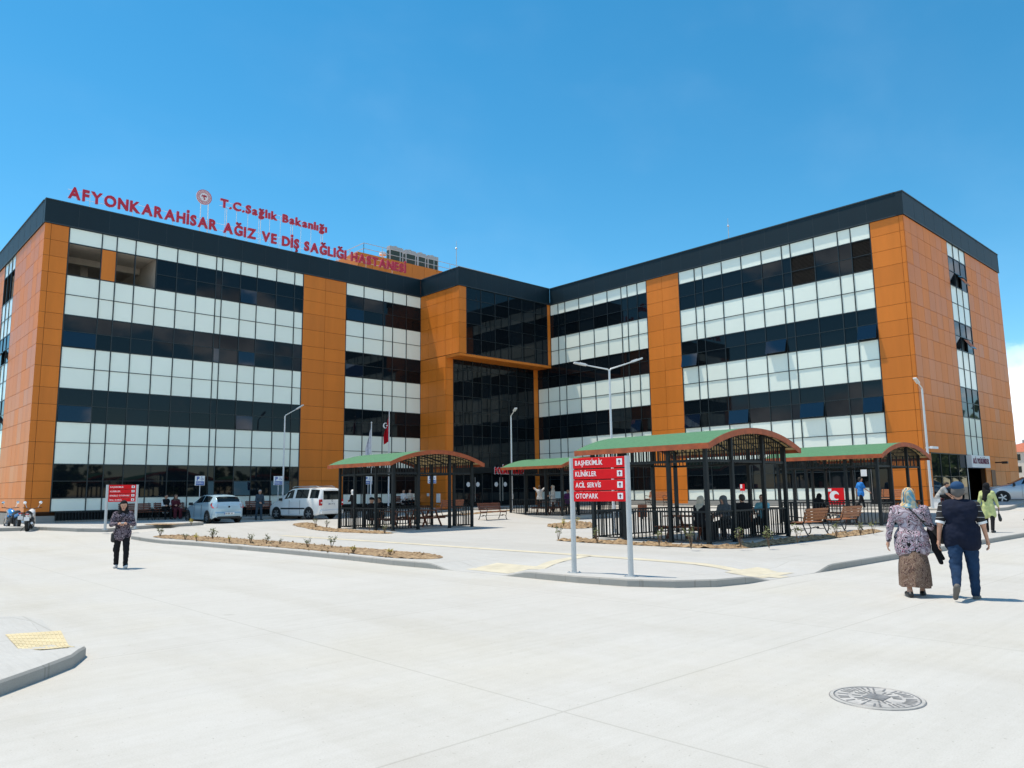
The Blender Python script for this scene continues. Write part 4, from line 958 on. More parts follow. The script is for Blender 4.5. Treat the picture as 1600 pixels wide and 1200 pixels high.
for px, Y, lab in ((310.5, 42.75, 'parking sign on a thin post behind the blue hatchback'), (433.5, 42.75, 'parking sign beside the lamp post left of the white van'), (574.5, 42.75, 'parking sign seen through the left bays of the left pavilion')):
    p = onY(px, 800, Y); p.z = WZ(p.x, p.y); parking(p, lab)
p = at_depth(675, 50); p.z = zt(p.x, p.y) + .1; parking(p, 'parking sign seen through the left pavilion before the orange entrance wall', 2.3)

# ------------------------------------------------------------------ flags
def flag(px, Y, topy, colr, label, red):
    p = onY(px, 800, Y); p.z = WZ(p.x, p.y); h = top_z(p, topy)
    t = thing('flagpole', label, 'flagpole', p, 0, 'flagpoles before the left wing')
    m = MB(); m.tube([(0, 0, 0), (0, 0, h*.6), (0, 0, h)], [.06, .045, .03], 10); m.lathe((0, 0, h), UZ, [(0, .05), (.05, .06), (.1, .0)], 10); m.build('pole', M_LAMP, t, True)
    m = MB(); nz, nx = 20, 9; vs = []
    for j in range(nz + 1):
        v = j/nz; z = h - .25 - v*1.75
        for i in range(nx + 1):
            u = i/nx; w = .40*(.25 + .75*min(1, v*1.5)); fold = .09*sin(u*9 + v*3)*(.4 + u); q = -RIGHT*(w*u*(1 - .25*v) + .03) + AWAY*fold
            vs.append((q.x, q.y, z - .55*u*(1 - v*.6)))
    m.add(vs, [(j*(nx + 1) + i, j*(nx + 1) + i + 1, (j + 1)*(nx + 1) + i + 1, (j + 1)*(nx + 1) + i) for j in range(nz) for i in range(nx)]); o = m.build('flag', colr, t, True)
    md = o.modifiers.new('thick', 'SOLIDIFY'); md.thickness = .006
    if red:
        m = MB(); c = -RIGHT*.22 - AWAY*.14 + UZ*(h - .95)
        pts = [c + RIGHT*(.13*cos(q)) + UZ*(.17*sin(q)) for q in [pi*.3 + pi*1.4*k/12 for k in range(13)]]; m.tube(pts, [.012 + .03*sin(pi*k/12) for k in range(13)], 6)
        c2 = c + RIGHT*.09
        m.add([c2 + RIGHT*(cos(a)*r) + UZ*(sin(a)*r) for k in range(10) for a, r in [(pi/2 + k*pi/5, .07 if k % 2 == 0 else .03)]], [tuple(range(10))]); m.build('crescent_and_star', M_WHT, t)
flag(578.7, 42.6, 661, cloth('white_flag', (.62, .62, .68)), 'white furled flag on a pale pole behind the left pavilion roof', False)
flag(606.8, 42.6, 643, cloth('red_flag', (.45, .008, .018)), 'red flag with white crescent and star hanging on a pale pole', True)

# ------------------------------------------------------------------ posters, boxes
o = onX(1309, 783, 41.2); t = thing('poster_stand', 'red and white poster board standing before the right wing', 'poster', (41.0, o.y, WZ(41, o.y)))
m = MB(); m.box(-.03, .03, -.45, .45, .12, 1.0); m.build('board', M_RED, t)
m = MB(); vs = []
for k in range(25):
    a = pi*.15 + 1.6*pi*k/24; w = .02 + .10*sin(pi*k/24); vs += [(-.035, -(.20 + w)*cos(a), .56 + (.20 + w)*sin(a)), (-.035, -(.20 - w)*cos(a), .56 + (.20 - w)*sin(a))]
m.add(vs, [(2*k, 2*k + 1, 2*k + 3, 2*k + 2) for k in range(24)]); m.box(-.036, -.031, .2, .42, .82, .97); m.build('print', M_WHT, t)
m = MB(); m.box(-.2, .2, -.42, -.37, 0, .12); m.box(-.2, .2, .37, .42, 0, .12); m.build('foot', M_GALV, t)
o = onX(1162, 772, 41.3); t = thing('small_poster', 'small red and white poster on a stand seen through the large pavilion', 'poster', (41.2, o.y, WZ(41, o.y)))
m = MB(); m.box(-.02, .02, -.15, .15, .9, 1.3); m.build('board', M_RED, t); m = MB(); m.box(-.026, -.021, .0, .13, 1.05, 1.28); m.build('print', M_WHT, t); m = MB(); m.tube([(0, 0, 0), (0, 0, .9)], .02, 6); m.box(-.15, .15, -.15, .15, 0, .02); m.build('foot', M_GALV, t)
p = at_depth(1461, 37.5); t = thing('utility_cabinet', 'white utility cabinet at the foot of the corner lamp post', 'cabinet', (p.x, p.y, zt(p.x, p.y) + .1))
m = MB(); m.box(-.16, .16, -.16, .16, 0, .5); m.build('cabinet_body', M_WHT, t, bevel=.012); m = MB(); m.box(-.19, .19, -.19, .19, .5, .53); m.build('lid', M_GREY, t)
q = onX(686, 778, XC - .04); m = MB(); FC.box(m, -q.y - .17, -q.y + .17, .032, .16, q.z - .32, q.z + .3); m.build('meter_box', M_WHT, B_, bevel=.01)
q = onX(669, 773, XC - .04); m = MB(); FC.box(m, -q.y - .12, -q.y + .12, .032, .07, q.z - .1, q.z + .1); m.build('wall_plate', M_WHT, B_)

# ------------------------------------------------------------------ far apartment house on the right
c = at_depth(1618, 190); t = thing('apartment_house', 'distant apartment house with red tiled roof at the right edge', 'building', (c.x, c.y, .4), -.2)
m = MB(); m.box(-9, 9, -7, 7, 0, 9.0); m.build('wall', mat('far_plaster', (.55, .47, .40), .9, var=.1), t)
m = MB(); m.add([(-9.6, -7.6, 9), (9.6, -7.6, 9), (9.6, 7.6, 9), (-9.6, 7.6, 9), (-4, 0, 11.4), (4, 0, 11.4)], [(0, 1, 5, 4), (1, 2, 5), (2, 3, 4, 5), (3, 0, 4), (3, 2, 1, 0)]); o = m.build('roof', mat('red_tile', (.42, .13, .07), .9, var=.15), t)
m = MB(); m.box(-3, -2.3, -.4, .4, 10.5, 12.2); m.build('chimney', M_PLINTH, o)
for s_, yy in ((0, -7.03), (1, -9.03)):
    for k in range(6):
        for fl in range(3):
            z = 1.2 + fl*2.9; a = -8 + k*2.8 if s_ == 0 else -6 + k*2.2
            m = MB()
            if s_ == 0: m.box(a, a + 1.4, -7.04, -6.99, z, z + 1.5)
            else: m.box(-9.04, -8.99, a, a + 1.2, z, z + 1.5)
            m.build('window', M_GLASS, t)
# ------------------------------------------------------------------ vehicles
def loft_body(stations, n_sub=1):
    pass
def car(label, cat, name, loc, rz, prof, spec, paint, rails=False):
    """prof: stations front to back, each (x, sill, belt, roof, half width low, half width belt, half width roof);
    x grows to the front; glass strips are named in spec"""
    t = thing(name, label, cat, loc, rz)
    rings = []
    for (x, zs, zb, zr, w0, w1, w2) in prof:
        mid = zs + (zb - zs)*.5
        tum = (zr - zb)
        half = [(w0*.90, zs), (w0*.985, zs + .06), (w0, mid), (w1, zb - .02), (w1 - .012, zb + .01), (w2 + (w1 - w2)*.12, zb + tum*.82), (w2, zb + tum*.92), (w2*.72, zr - .012*min(1, tum)), (w2*.35, zr), (0, zr + .006)]
        rings.append([Vector((x, y, z)) for y, z in half])
    nr = len(rings[0]); vs = []; N = 2*nr - 1
    for r in rings: vs += r + [Vector((q.x, -q.y, q.z)) for q in r[-2::-1]]
    fs = [(i*N + k, i*N + k + 1, (i + 1)*N + k + 1, (i + 1)*N + k) for i in range(len(rings) - 1) for k in range(N - 1)]
    fs += [tuple(range(N)), tuple((len(rings) - 1)*N + k for k in range(N))[::-1]]
    m = MB(); m.add(vs, fs); body = m.build('body', paint, t, True)
    def P_(i, k, s, off=.006):
        "point on the skin: station i (may be fractional), ring row k (may be fractional), side s"
        i0 = min(int(i), len(rings) - 2); f = i - i0; k0 = min(int(k), nr - 2); g = k - k0
        q = (rings[i0][k0]*(1 - g) + rings[i0][k0 + 1]*g)*(1 - f) + (rings[i0 + 1][k0]*(1 - g) + rings[i0 + 1][k0 + 1]*g)*f
        return Vector((q.x, s*q.y, q.z))
    def patch(nm, quads, m_, off=.008, par=None):
        mm = MB()
        for q in quads:
            nrm = (q[1] - q[0]).cross(q[3] - q[0]); c = sum(q, Vector())/len(q)
            if nrm.dot(c - Vector((c.x*.8, 0, .7))) < 0: nrm = -nrm
            nrm.normalize(); mm.add([v + nrm*off for v in q], [tuple(range(len(q)))])
        return mm.build(nm, m_, par or t)
    for nm, i0, i1, k0, k1 in spec['side']:
        for s in (-1, 1):
            n = max(1, int((i1 - i0)*3)); ii = [i0 + (i1 - i0)*q/n for q in range(n + 1)]
            ii = sorted(set(ii + [j for j in range(len(rings)) if i0 < j < i1]))
            patch(nm, [[P_(a, k0, s), P_(b, k0, s), P_(b, k1, s), P_(a, k1, s)] for a, b in zip(ii, ii[1:])], spec['glass'])
    for nm, x_i0, x_i1, kk in spec['cross']:                      # windscreen and rear window: strips across the body
        cols = [(k, s) for s in (1,) for k in kk] + [(k, -1) for k in kk[::-1]]
        st = [x_i0] + [j for j in range(len(rings)) if x_i0 < j < x_i1] + [x_i1]
        patch(nm, [[P_(u, a[0], a[1]), P_(u, b[0], b[1]), P_(v, b[0], b[1]), P_(v, a[0], a[1])] for u, v in zip(st, st[1:]) for a, b in zip(cols, cols[1:])], spec['glass'], .010)
    # wheels in dark arches
    for x in spec['axles']:
        for s in (-1, 1):
            w0 = max(q[4] for q in prof); yw = (w0 - .075)*s; r = spec['wr']
            a = MB(); pl = [(x + (r + .06)*cos(radians(q)), r + .015 + (r + .06)*sin(radians(q))) for q in range(-28, 209, 12)]; n_ = len(pl); a.add([(px, s*(w0 - .25), pz) for px, pz in pl] + [(px, s*(w0 + .007), pz) for px, pz in pl], [tuple(range(n_)), tuple(range(n_, 2*n_))[::-1]] + [(k, (k + 1) % n_, n_ + (k + 1) % n_, n_ + k) for k in range(n_)]); a.build('wheel_arch', M_BLACK, t)
            w = MB(); w.lathe((x, yw - s*.11, r), UY*s, [(0, r*.6), (0, r*.94), (.03, r), (.17, r), (.20, r*.94), (.20, r*.68)], 28); wo = w.build('wheel', M_TYRE, t, True)
            q = MB(); q.lathe((x, yw - s*.11, r), UY*s, [(.205, r*.69), (.19, r*.66), (.15, r*.62), (.15, 0)], 24, 1)
            for k in range(spec.get('spokes', 6)):
                an = 2*pi*k/spec.get('spokes', 6); e = Vector((cos(an), 0, sin(an))); f = Vector((-sin(an), 0, cos(an))); c = Vector((x, yw + s*.085, r))
                q.add([c + e*r*.1 - f*r*.10, c + e*r*.68 - f*r*.10, c + e*r*.68 + f*r*.10, c + e*r*.1 + f*r*.10], [(0, 1, 2, 3)]); 
            q.lathe((x, yw + s*.07, r), UY*s, [(0, r*.15), (.02, r*.14), (.025, 0)], 12); q.build('rim', [M_ALLOY, M_BLACK], wo)
    return t, P_, patch, rings
def mirror(t, x, y, z, paint):
    for s in (-1, 1):
        m = MB(); m.box(x - .05, x + .06, s*y - .0 if s > 0 else s*y - .20, s*y + .20 if s > 0 else s*y, z - .06, z + .09); m.box(x, x + .03, min(s*y, s*(y - .1)), max(s*y, s*(y - .1)), z - .05, z); o = m.build('wing_mirror', M_BLACK if paint is None else paint, t, bevel=.025)
def plate(t, x, z, txt, s=-1):
    m = MB(); m.box(x - .012, x, -.26, .26, z - .055, z + .055); o = m.build('number_plate', M_WHT, t)
    q = MB(); put_text(q, txt, Vector((x + s*.016, .2, z - .03)), -UY, UZ, .09, .40, .02, .003); q.build('plate_lettering', M_BLACK, o)
    q = MB(); q.box(x - .014, x - .0125, .22, .26, z - .05, z + .05); q.build('plate_band', M_BLUESIGN, o)
def face_rz(a, b):
    "heading that points from the ground point b to the ground point a"
    return atan2(a.y - b.y, a.x - b.x)
GLS = mat('car_glass', (.006, .009, .011), .04, ior=1.5)
# --- white van, seen from behind and its left
fwp, rwp = G(438.5, 811.5), G(477, 812)
PAINT = mat('van_white_paint', (.82, .82, .80), .25, coat=.6, var=.02)  # paint set extra pale to show sunlight the wing's shadow cuts off
prof = [(2.20, .34, .62, .66, .52, .50, .40), (2.14, .24, .72, .78, .74, .72, .6), (1.95, .20, .80, .92, .86, .82, .66), (1.5, .20, .98, 1.06, .895, .87, .70), (1.12, .20, 1.06, 1.14, .90, .885, .70), (.62, .20, 1.09, 1.64, .90, .885, .66), (.25, .20, 1.10, 1.78, .90, .885, .68), (-.35, .20, 1.10, 1.82, .90, .885, .69), (-1.15, .20, 1.10, 1.81, .90, .885, .69), (-1.75, .22, 1.10, 1.79, .895, .88, .69), (-2.08, .28, 1.10, 1.75, .88, .87, .67), (-2.16, .34, 1.06, 1.71, .82, .84, .64), (-2.20, .40, .92, 1.66, .70, .80, .60)]
spec = dict(side=[('side_window', 4.75, 6.35, 4.15, 5.0), ('side_window', 6.7, 8.05, 4.15, 5.0), ('side_window', 8.3, 9.75, 4.15, 5.0)], cross=[('windscreen', 4.15, 5.55, [5.8, 6.5, 7, 8, 9])], glass=GLS, axles=(1.36, -1.32), track=.76, wr=.325, spokes=6)
c = (fwp + rwp)/2; rz = face_rz(fwp, rwp); ex = Vector((cos(rz), sin(rz), 0)); ey = UZ.cross(ex); c = c - ey*.85
t, P_, patch, rings = car('white family van with roof rails parked behind the left pavilion', 'van', 'parked_van', (c.x, c.y, zt(c.x, c.y)), rz, prof, spec, PAINT)
m = MB(); m.add([(-2.205, -.62, 1.13), (-2.205, .62, 1.13), (-2.165, .60, 1.62), (-2.165, -.60, 1.62)], [(0, 1, 2, 3)]); 
m = MB(); m.box(-2.235, -2.19, -.66, .66, 1.10, 1.60); m.build('rear_window', GLS, t, bevel=.015)
m = MB(); m.box(-2.225, -2.17, -.70, .70, .46, 1.66); m.build('tailgate', PAINT, t, bevel=.03)
m = MB(); m.box(-2.30, -2.05, -.84, .84, .30, .54); m.build('rear_bumper', PAINT, t, bevel=.04)
for s in (-1, 1):
    m = MB(); m.box(-2.235, -2.10, s*.80 - .085, s*.80 + .085, .78, 1.12); m.build('tail_lamp', M_TAIL, t, bevel=.02)
    m = MB(); m.box(-2.238, -2.12, s*.80 - .05, s*.80 + .05, .90, .98); m.build('reversing_lamp', M_WHT, t)
    m = MB(); m.tube([(.35, s*.60, 1.80), (.2, s*.60, 1.86), (-1.6, s*.60, 1.87), (-1.8, s*.60, 1.80)], .02, 6); m.build('roof_rail', M_GALV, t)
    m = MB(); m.box(-1.0, 1.0, s*.905 - .008, s*.905 + .008, .58, .66); m.build('side_trim', M_BLACK, t)
    m = MB(); m.box(.28, .295, s*.898 - .006, s*.898 + .006, .3, 1.08); m.box(-.60, -.585, s*.898 - .006, s*.898 + .006, .3, 1.08); m.build('door_gap', M_BLACK, t)
    m = MB(); m.box(-.45, -.25, s*.9 - .02, s*.9 + .02, .94, .98); m.box(.05, .2, s*.9 - .02, s*.9 + .02, .94, .98); m.build('door_handle', PAINT, t)
mirror(t, .95, .86, 1.12, None); plate(t, -2.236, .86, '03 AFT 12')
m = MB(); m.lathe((-2.24, 0, 1.05), -UX, [(0, .06), (.01, .06), (.01, .045), (0, .045)], 16); m.build('badge', M_CHROME, t)
# --- blue-grey hatchback, seen from behind and its left
fwp, rwp = G(293.5, 816.5, .0), G(325, 818.2, .0)
PB = mat('hatchback_blue_paint', (.42, .57, .66), .22, metal=.25, coat=.7)  # lightened so the car looks sunlit though it sits in building shade
prof = [(1.97, .34, .52, .55, .45, .44, .36), (1.92, .22, .62, .68, .66, .64, .5), (1.72, .18, .72, .82, .80, .76, .58), (1.25, .17, .86, .92, .845, .82, .62), (.88, .17, .92, .99, .85, .83, .62), (.25, .17, .95, 1.40, .85, .83, .58), (-.2, .17, .965, 1.48, .85, .83, .59), (-.8, .17, .985, 1.48, .85, .83, .59), (-1.25, .18, 1.01, 1.44, .85, .83, .58), (-1.62, .22, 1.03, 1.36, .84, .81, .56), (-1.80, .27, 1.03, 1.24, .80, .78, .57), (-1.92, .34, .98, 1.04, .74, .74, .58), (-1.97, .40, .86, .90, .62, .66, .52)]
spec = dict(side=[('side_window', 4.75, 6.35, 4.2, 5.0), ('side_window', 6.5, 8.3, 4.2, 5.0)], cross=[('windscreen', 4.1, 5.3, [5.8, 6.5, 7, 8, 9]), ('rear_window', 9.1, 10.75, [5.8, 6.5, 7, 8, 9])], glass=GLS, axles=(1.26, -1.26), track=.72, wr=.30, spokes=7)
c = (fwp + rwp)/2; rz = face_rz(fwp, rwp); ex = Vector((cos(rz), sin(rz), 0)); ey = UZ.cross(ex); c = c - ey*.8
t, P_, patch, rings = car('light blue hatchback parked by the left wing, seen from behind', 'car', 'parked_car', (c.x, c.y, zt(c.x, c.y)), rz, prof, spec, PB)
for s in (-1, 1):
    m = MB(); m.add([(-1.70, s*.80, 1.04), (-1.93, s*.56, .96), (-1.97, s*.62, .78), (-1.86, s*.81, .78), (-1.66, s*.846, .94)], [(0, 1, 2, 3, 4)]); m.v = [tuple(Vector(v)*1.012) for v in m.v]; m.v += [tuple(Vector(v)*.95) for v in m.v]; m.f = [(0, 1, 2, 3, 4), (9, 8, 7, 6, 5)] + [(k, (k + 1) % 5, 5 + (k + 1) % 5, 5 + k) for k in range(5)]; m.m = [0]*7; m.build('tail_lamp', M_TAIL, t)
    m = MB(); m.box(.42, .432, s*.852 - .006, s*.852 + .006, .3, .93); m.box(-.52, -.508, s*.852 - .006, s*.852 + .006, .3, .96); m.build('door_gap', M_BLACK, t)
    m = MB(); m.box(-.42, -.26, s*.855 - .018, s*.855 + .018, .86, .90); m.box(.48, .64, s*.855 - .018, s*.855 + .018, .84, .88); m.build('door_handle', PB, t)
m = MB(); m.box(-2.02, -1.75, -.72, .72, .30, .60); m.build('rear_bumper', PB, t, bevel=.07); m = MB(); m.box(-2.03, -1.8, -.6, .6, .24, .36); m.build('bumper_insert', M_BLACK, t, bevel=.02)
m = MB(); m.box(-1.955, -1.87, -.50, .50, .615, .63); m.build('tailgate_gap', M_BLACK, t)
mirror(t, .72, .82, .98, None); plate(t, -2.028, .50, '03 EK 517')
m = MB(); m.lathe((-1.975, 0, .84), -UX, [(0, .05), (.012, .05), (.012, 0)], 14); m.build('badge', M_CHROME, t); m = MB(); m.tube([(-1.72, .1, 1.2), (-1.82, .0, 1.07)], .012, 5); m.build('rear_wiper', M_BLACK, t)
# --- silver car at the right edge, front half in the picture, pointing left
PS = mat('car_silver_paint', (.48, .49, .52), .25, metal=.6, coat=.6)
prof = [(2.15, .34, .56, .6, .48, .46, .38), (2.08, .22, .68, .74, .70, .68, .52), (1.85, .18, .78, .88, .82, .79, .6), (1.35, .17, .90, .97, .86, .84, .64), (.92, .17, .95, 1.03, .865, .845, .64), (.22, .17, .97, 1.40, .865, .845, .58), (-.25, .17, .98, 1.48, .865, .845, .59), (-.85, .17, 1.0, 1.47, .865, .845, .59), (-1.35, .18, 1.01, 1.36, .86, .84, .6), (-1.75, .2, 1.02, 1.12, .85, .82, .66), (-2.1, .26, .98, 1.02, .8, .78, .64), (-2.2, .36, .85, .9, .66, .66, .55)]
spec = dict(side=[('side_window', 4.7, 6.3, 4.2, 5.0), ('side_window', 6.45, 8.2, 4.2, 5.0)], cross=[('windscreen', 4.1, 5.3, [5.8, 6.5, 7, 8, 9]), ('rear_window', 8.1, 8.9, [5.8, 6.5, 7, 8, 9])], glass=GLS, axles=(1.35, -1.3), track=.74, wr=.31, spokes=5)
p = at_depth(1566, 42); d = (-RIGHT*.88 + AWAY*.42).normalized(); n = UZ.cross(d); c = p - d*1.35 - n*.8
t, P_, patch, rings = car('silver saloon car entering from the right edge of the picture', 'car', 'parked_car', (c.x, c.y, zt(c.x, c.y)), atan2(d.y, d.x), prof, spec, PS)
for s in (-1, 1):
    m = MB(); m.box(.42, .432, s*.868 - .006, s*.868 + .006, .3, .96); m.build('door_gap', M_BLACK, t); m = MB(); m.box(-.42, -.26, s*.87 - .018, s*.87 + .018, .87, .91); m.build('door_handle', PS, t)
    m = MB(); m.box(1.86, 2.08, s*.66 - .13, s*.66 + .13, .66, .78); m.build('headlight', mat('headlight_glass', (.7, .72, .75), .1), t, bevel=.04)
mirror(t, .78, .84, 1.0, None)
# --- motor scooters and bikes at the left edge
def motorcycle(loc, rz, label, paint, name='motorcycle'):
    t = thing(name, label, 'motorcycle', loc, rz)
    for x, r, w in ((.62, .29, .05), (-.62, .29, .065)):
        m = MB(); m.lathe((x, -w, r), UY, [(0, r*.72), (0, r*.95), (w*.5, r), (w*1.5, r), (2*w, r*.95), (2*w, r*.72)], 22); wo = m.build('wheel', M_TYRE, t, True)
        m = MB(); m.lathe((x, -w*.6, r), UY, [(0, r*.74), (0, r*.66), (w*1.2, r*.66), (w*1.2, r*.74)], 20); m.lathe((x, -w, r), UY, [(0, .05), (2*w, .05)], 10)
        for k in range(8):
            a = 2*pi*k/8; m.tube([(x + .04*cos(a), 0, r + .04*sin(a)), (x + r*.7*cos(a), 0, r + r*.7*sin(a))], .008, 4)
        m.build('rim', M_ALLOY, wo)
    m = MB()
    for s in (-.09, .09): m.tube([(.62, s, .29), (.45, s, .62), (.36, s, .92)], [.03, .028, .022], 7)
    m.build('front_fork', M_STEEL, t)
    m = MB(); m.tube([(.34, -.36, 1.0), (.38, -.16, .98), (.36, 0, .95), (.38, .16, .98), (.34, .36, 1.0)], .016, 6); hb = m.build('handlebar', M_BLACK, t)
    for s in (-1, 1):
        m = MB(); m.tube([(.37, s*.2, .98), (.36, s*.30, 1.2)], .008, 5); m.lathe((.36, s*.30, 1.22), -UX, [(-.02, .06), (.0, .065), (.012, 0)], 12); m.build('mirror', M_CHROME, hb)
    m = MB(); m.tube([(.34, 0, .88), (.18, 0, .78), (-.05, 0, .72), (-.15, 0, .70)], [.09, .15, .14, .06], 10); m.build('fuel_tank', paint, t, True)
    m = MB(); m.tube([(-.12, 0, .70), (-.35, 0, .72), (-.62, 0, .78), (-.80, 0, .82)], [.08, .13, .11, .05], 9); o = m.build('seat', M_BLACK, t, True)
    m = MB(); m.tube([(-.3, 0, .62), (-.6, 0, .66), (-.86, 0, .74)], [.10, .11, .05], 8); m.build('tail_fairing', paint, t, True)
    m = MB(); m.box(-.20, .26, -.13, .13, .28, .58); m.box(-.05, .16, -.18, .18, .3, .42); m.build('engine', M_IRON, t, bevel=.05)
    m = MB(); m.tube([(.40, 0, .74), (.22, 0, .40), (-.1, 0, .26), (-.62, 0, .29)], .03, 6); m.tube([(-.62, .1, .29), (-.4, .12, .66)], .022, 6); m.tube([(-.62, -.1, .29), (-.4, -.12, .66)], .022, 6); m.build('chassis', M_BLACK, t)
    m = MB(); m.tube([(.1, -.14, .3), (-.3, -.17, .26), (-.75, -.17, .36)], [.03, .045, .05], 8); m.build('exhaust', M_STEEL, t, True)
    m = MB(); m.lathe((.48, 0, .84), UX, [(-.1, .04), (0, .10), (.02, .09), (.03, 0)], 14); m.build('headlight', M_CHROME, t)
    m = MB(); m.box(-.92, -.87, -.07, .07, .70, .76); m.build('tail_lamp', M_TAIL, t); m = MB(); m.box(-.955, -.94, -.10, .10, .46, .62); m.box(-.95, -.85, -.015, .015, .5, .72); m.build('number_plate', M_WHT, t)
    m = MB(); m.tube([(.40, 0, .56), (.62, 0, .62), (.9, 0, .5)], [.05, .06, .03], 7); m.build('front_mudguard', paint, t, True)
    m = MB(); m.tube([(0, .12, .3), (-.1, .32, .0)], .014, 5); m.build('side_stand', M_BLACK, t)
BLUEP = mat('motorcycle_blue_paint', (.02, .22, .55), .25, coat=.5); WHP = mat('scooter_white_paint', (.7, .7, .7), .3, coat=.4)
d = (-RIGHT*.75 + AWAY*.6).normalized()
p = G(18, 827.5); motorcycle((p.x, p.y, zt(p.x, p.y)), atan2(d.y, d.x), 'blue and black motorcycle parked at the left edge', BLUEP)
d = (-RIGHT*.40 + AWAY*.9).normalized()
p = G(46, 829.5); motorcycle((p.x, p.y, zt(p.x, p.y)), atan2(d.y, d.x), 'black and white scooter parked right of the blue motorcycle', WHP, 'motor_scooter')
# ------------------------------------------------------------------ people: one continuous skin per body, clothes as children
def surface_nets(prims, res, k, pad=.03):
    A = np.array([np.minimum(p[0] - p[2], p[1] - p[3]) for p in prims]).min(0) - pad - k*.3
    Bm = np.array([np.maximum(p[0] + p[2], p[1] + p[3]) for p in prims]).max(0) + pad + k*.3
    n = np.maximum(4, np.ceil((Bm - A)/res).astype(int) + 1)
    X, Y, Z = np.meshgrid(*[A[i] + res*np.arange(n[i]) for i in range(3)], indexing='ij')
    P = np.stack([X, Y, Z], -1); D = None
    for a, b, ra, rb, sc in prims:
        ba = (b - a)*sc; L = max(1e-9, float(ba @ ba)); q = (P - a)*sc
        t = np.clip((q @ ba)/L, 0, 1); d = np.linalg.norm(q - t[..., None]*ba, axis=-1) - (ra + (rb - ra)*t)
        if D is None: D = d
        else:
            h = np.clip(.5 + .5*(D - d)/k, 0, 1); D = D*(1 - h) + d*h - k*h*(1 - h)
    s = D < 0; cs = [s[i:i + n[0] - 1, j:j + n[1] - 1, l:l + n[2] - 1] for i in (0, 1) for j in (0, 1) for l in (0, 1)]
    cnt = sum(c.astype(int) for c in cs); act = (cnt > 0) & (cnt < 8); idx = -np.ones(act.shape, int); ids = np.argwhere(act); idx[act] = np.arange(len(ids))
    acc = np.zeros((len(ids), 3)); w = np.zeros(len(ids))
    corners = [(i, j, l) for i in (0, 1) for j in (0, 1) for l in (0, 1)]
    for u in range(8):
        for v in range(u + 1, 8):
            cu, cv = np.array(corners[u]), np.array(corners[v])
            if np.abs(cu - cv).sum() != 1: continue
            du = D[tuple((ids + cu).T)]; dv = D[tuple((ids + cv).T)]; m = (du < 0) != (dv < 0)
            t = np.where(m, du/np.where(m, du - dv, 1), 0); acc += m[:, None]*(cu + (cv - cu)*t[:, None]); w += m
    V = A + res*(ids + acc/w[:, None]); F = []
    for ax in range(3):
        o = [0, 0, 0]; o[ax] = 1; b, c = [(1, 2), (2, 0), (0, 1)][ax]
        sl = [slice(0, n[i] - 1) for i in range(3)]; sl2 = list(sl); sl2[ax] = slice(1, n[ax]); s0, s1 = s[tuple(sl)], s[tuple(sl2)]
        e = np.argwhere(s0 != s1); e = e[(e[:, b] > 0) & (e[:, c] > 0)]
        if not len(e): continue
        ob = np.zeros(3, int); ob[b] = 1; oc = np.zeros(3, int); oc[c] = 1
        f = np.stack([idx[tuple((e - ob - oc).T)], idx[tuple((e - oc).T)], idx[tuple(e.T)], idx[tuple((e - ob).T)]], 1)
        flip = s1[tuple(e.T)]; f[flip] = f[flip][:, ::-1]; F.append(f)
    F = np.concatenate(F); F = F[(F >= 0).all(1)]
    return V, F
ONE = np.ones(3)
def C_(a, b, ra, rb=None, sc=None): return (np.array(a, float), np.array(b, float), ra, ra if rb is None else rb, ONE if sc is None else np.array(sc, float))
from mathutils import noise as mno
def flesh(name, prims, m, parent, res=.02, k=.04, extra=None):
    V, F = surface_nets(prims, res, k); mb = MB()
    if res < .02 and name in ('top', 'vest', 'trousers', 'coat', 'headscarf', 'draped_jacket'):   # folds in the cloth
        a = {'trousers': .016, 'vest': .013, 'top': .013}.get(name, .008); c = V.mean(0); o = float(V[:, 2].sum())
        for i in range(len(V)):
            x, y, z = V[i]; q = mno.noise((x*9 + o, y*9, z*(17 if name == 'trousers' else 10) + (x*6 if name != 'trousers' else 0))) + .5*mno.noise((x*19, y*19 + o, z*24))
            rr = math.hypot(x - c[0], y - c[1]) + 1e-6; V[i, 0] += q*a*(x - c[0])/rr; V[i, 1] += q*a*(y - c[1])/rr
    mb.v = [tuple(v) for v in V.tolist()]; mb.f = [tuple(f) for f in F.tolist()]; mb.m = [0]*len(mb.f)
    for e in extra or []: mb.add(*e)
    return mb.build(name, m, parent, True) if not isinstance(m, list) or True else None
HAND = None
def hand_pts(wrist, d, t, m, s=1.0, curl=.5):
    "hand from unit frames: d along the fingers, t to the thumb, m out of the palm"
    W_ = lambda u, v, w: np.array(wrist) + (np.array(d)*u + np.array(t)*v + np.array(m)*w)*s
    pr = [C_(W_(0, 0, 0), W_(.05, .0, 0), .023*s, .028*s), C_(W_(.02, .018, 0), W_(.085, .028, .002), .014*s, .013*s), C_(W_(.02, -.018, 0), W_(.08, -.028, .002), .014*s, .012*s)]
    for v, L in ((.030, .072), (.010, .080), (-.010, .074), (-.029, .058)):
        a = curl*.6; b = curl*1.5; c = curl*2.1; p = W_(.085, v, 0); pts = [p]
        u, w = .085, 0.0
        for ang, f in ((a, .45), (b, .32), (c, .23)): u += L*f*cos(ang); w += L*f*sin(ang); pts.append(W_(u, v*1.08, w))
        for q, r in zip(pts, pts[1:]): pr.append(C_(q, r, .0088*s, .0078*s))
    pr += [C_(W_(.025, .026, .004), W_(.055, .052, .016), .011*s, .010*s), C_(W_(.055, .052, .016), W_(.085, .056, .026), .0095*s, .0085*s)]
    return surface_nets(pr, .0065*s, .008, .01)
EYE_M = mat('eye_dark', (.02, .015, .012), .3); LIP_M = mat('lip', (.35, .11, .09), .5)
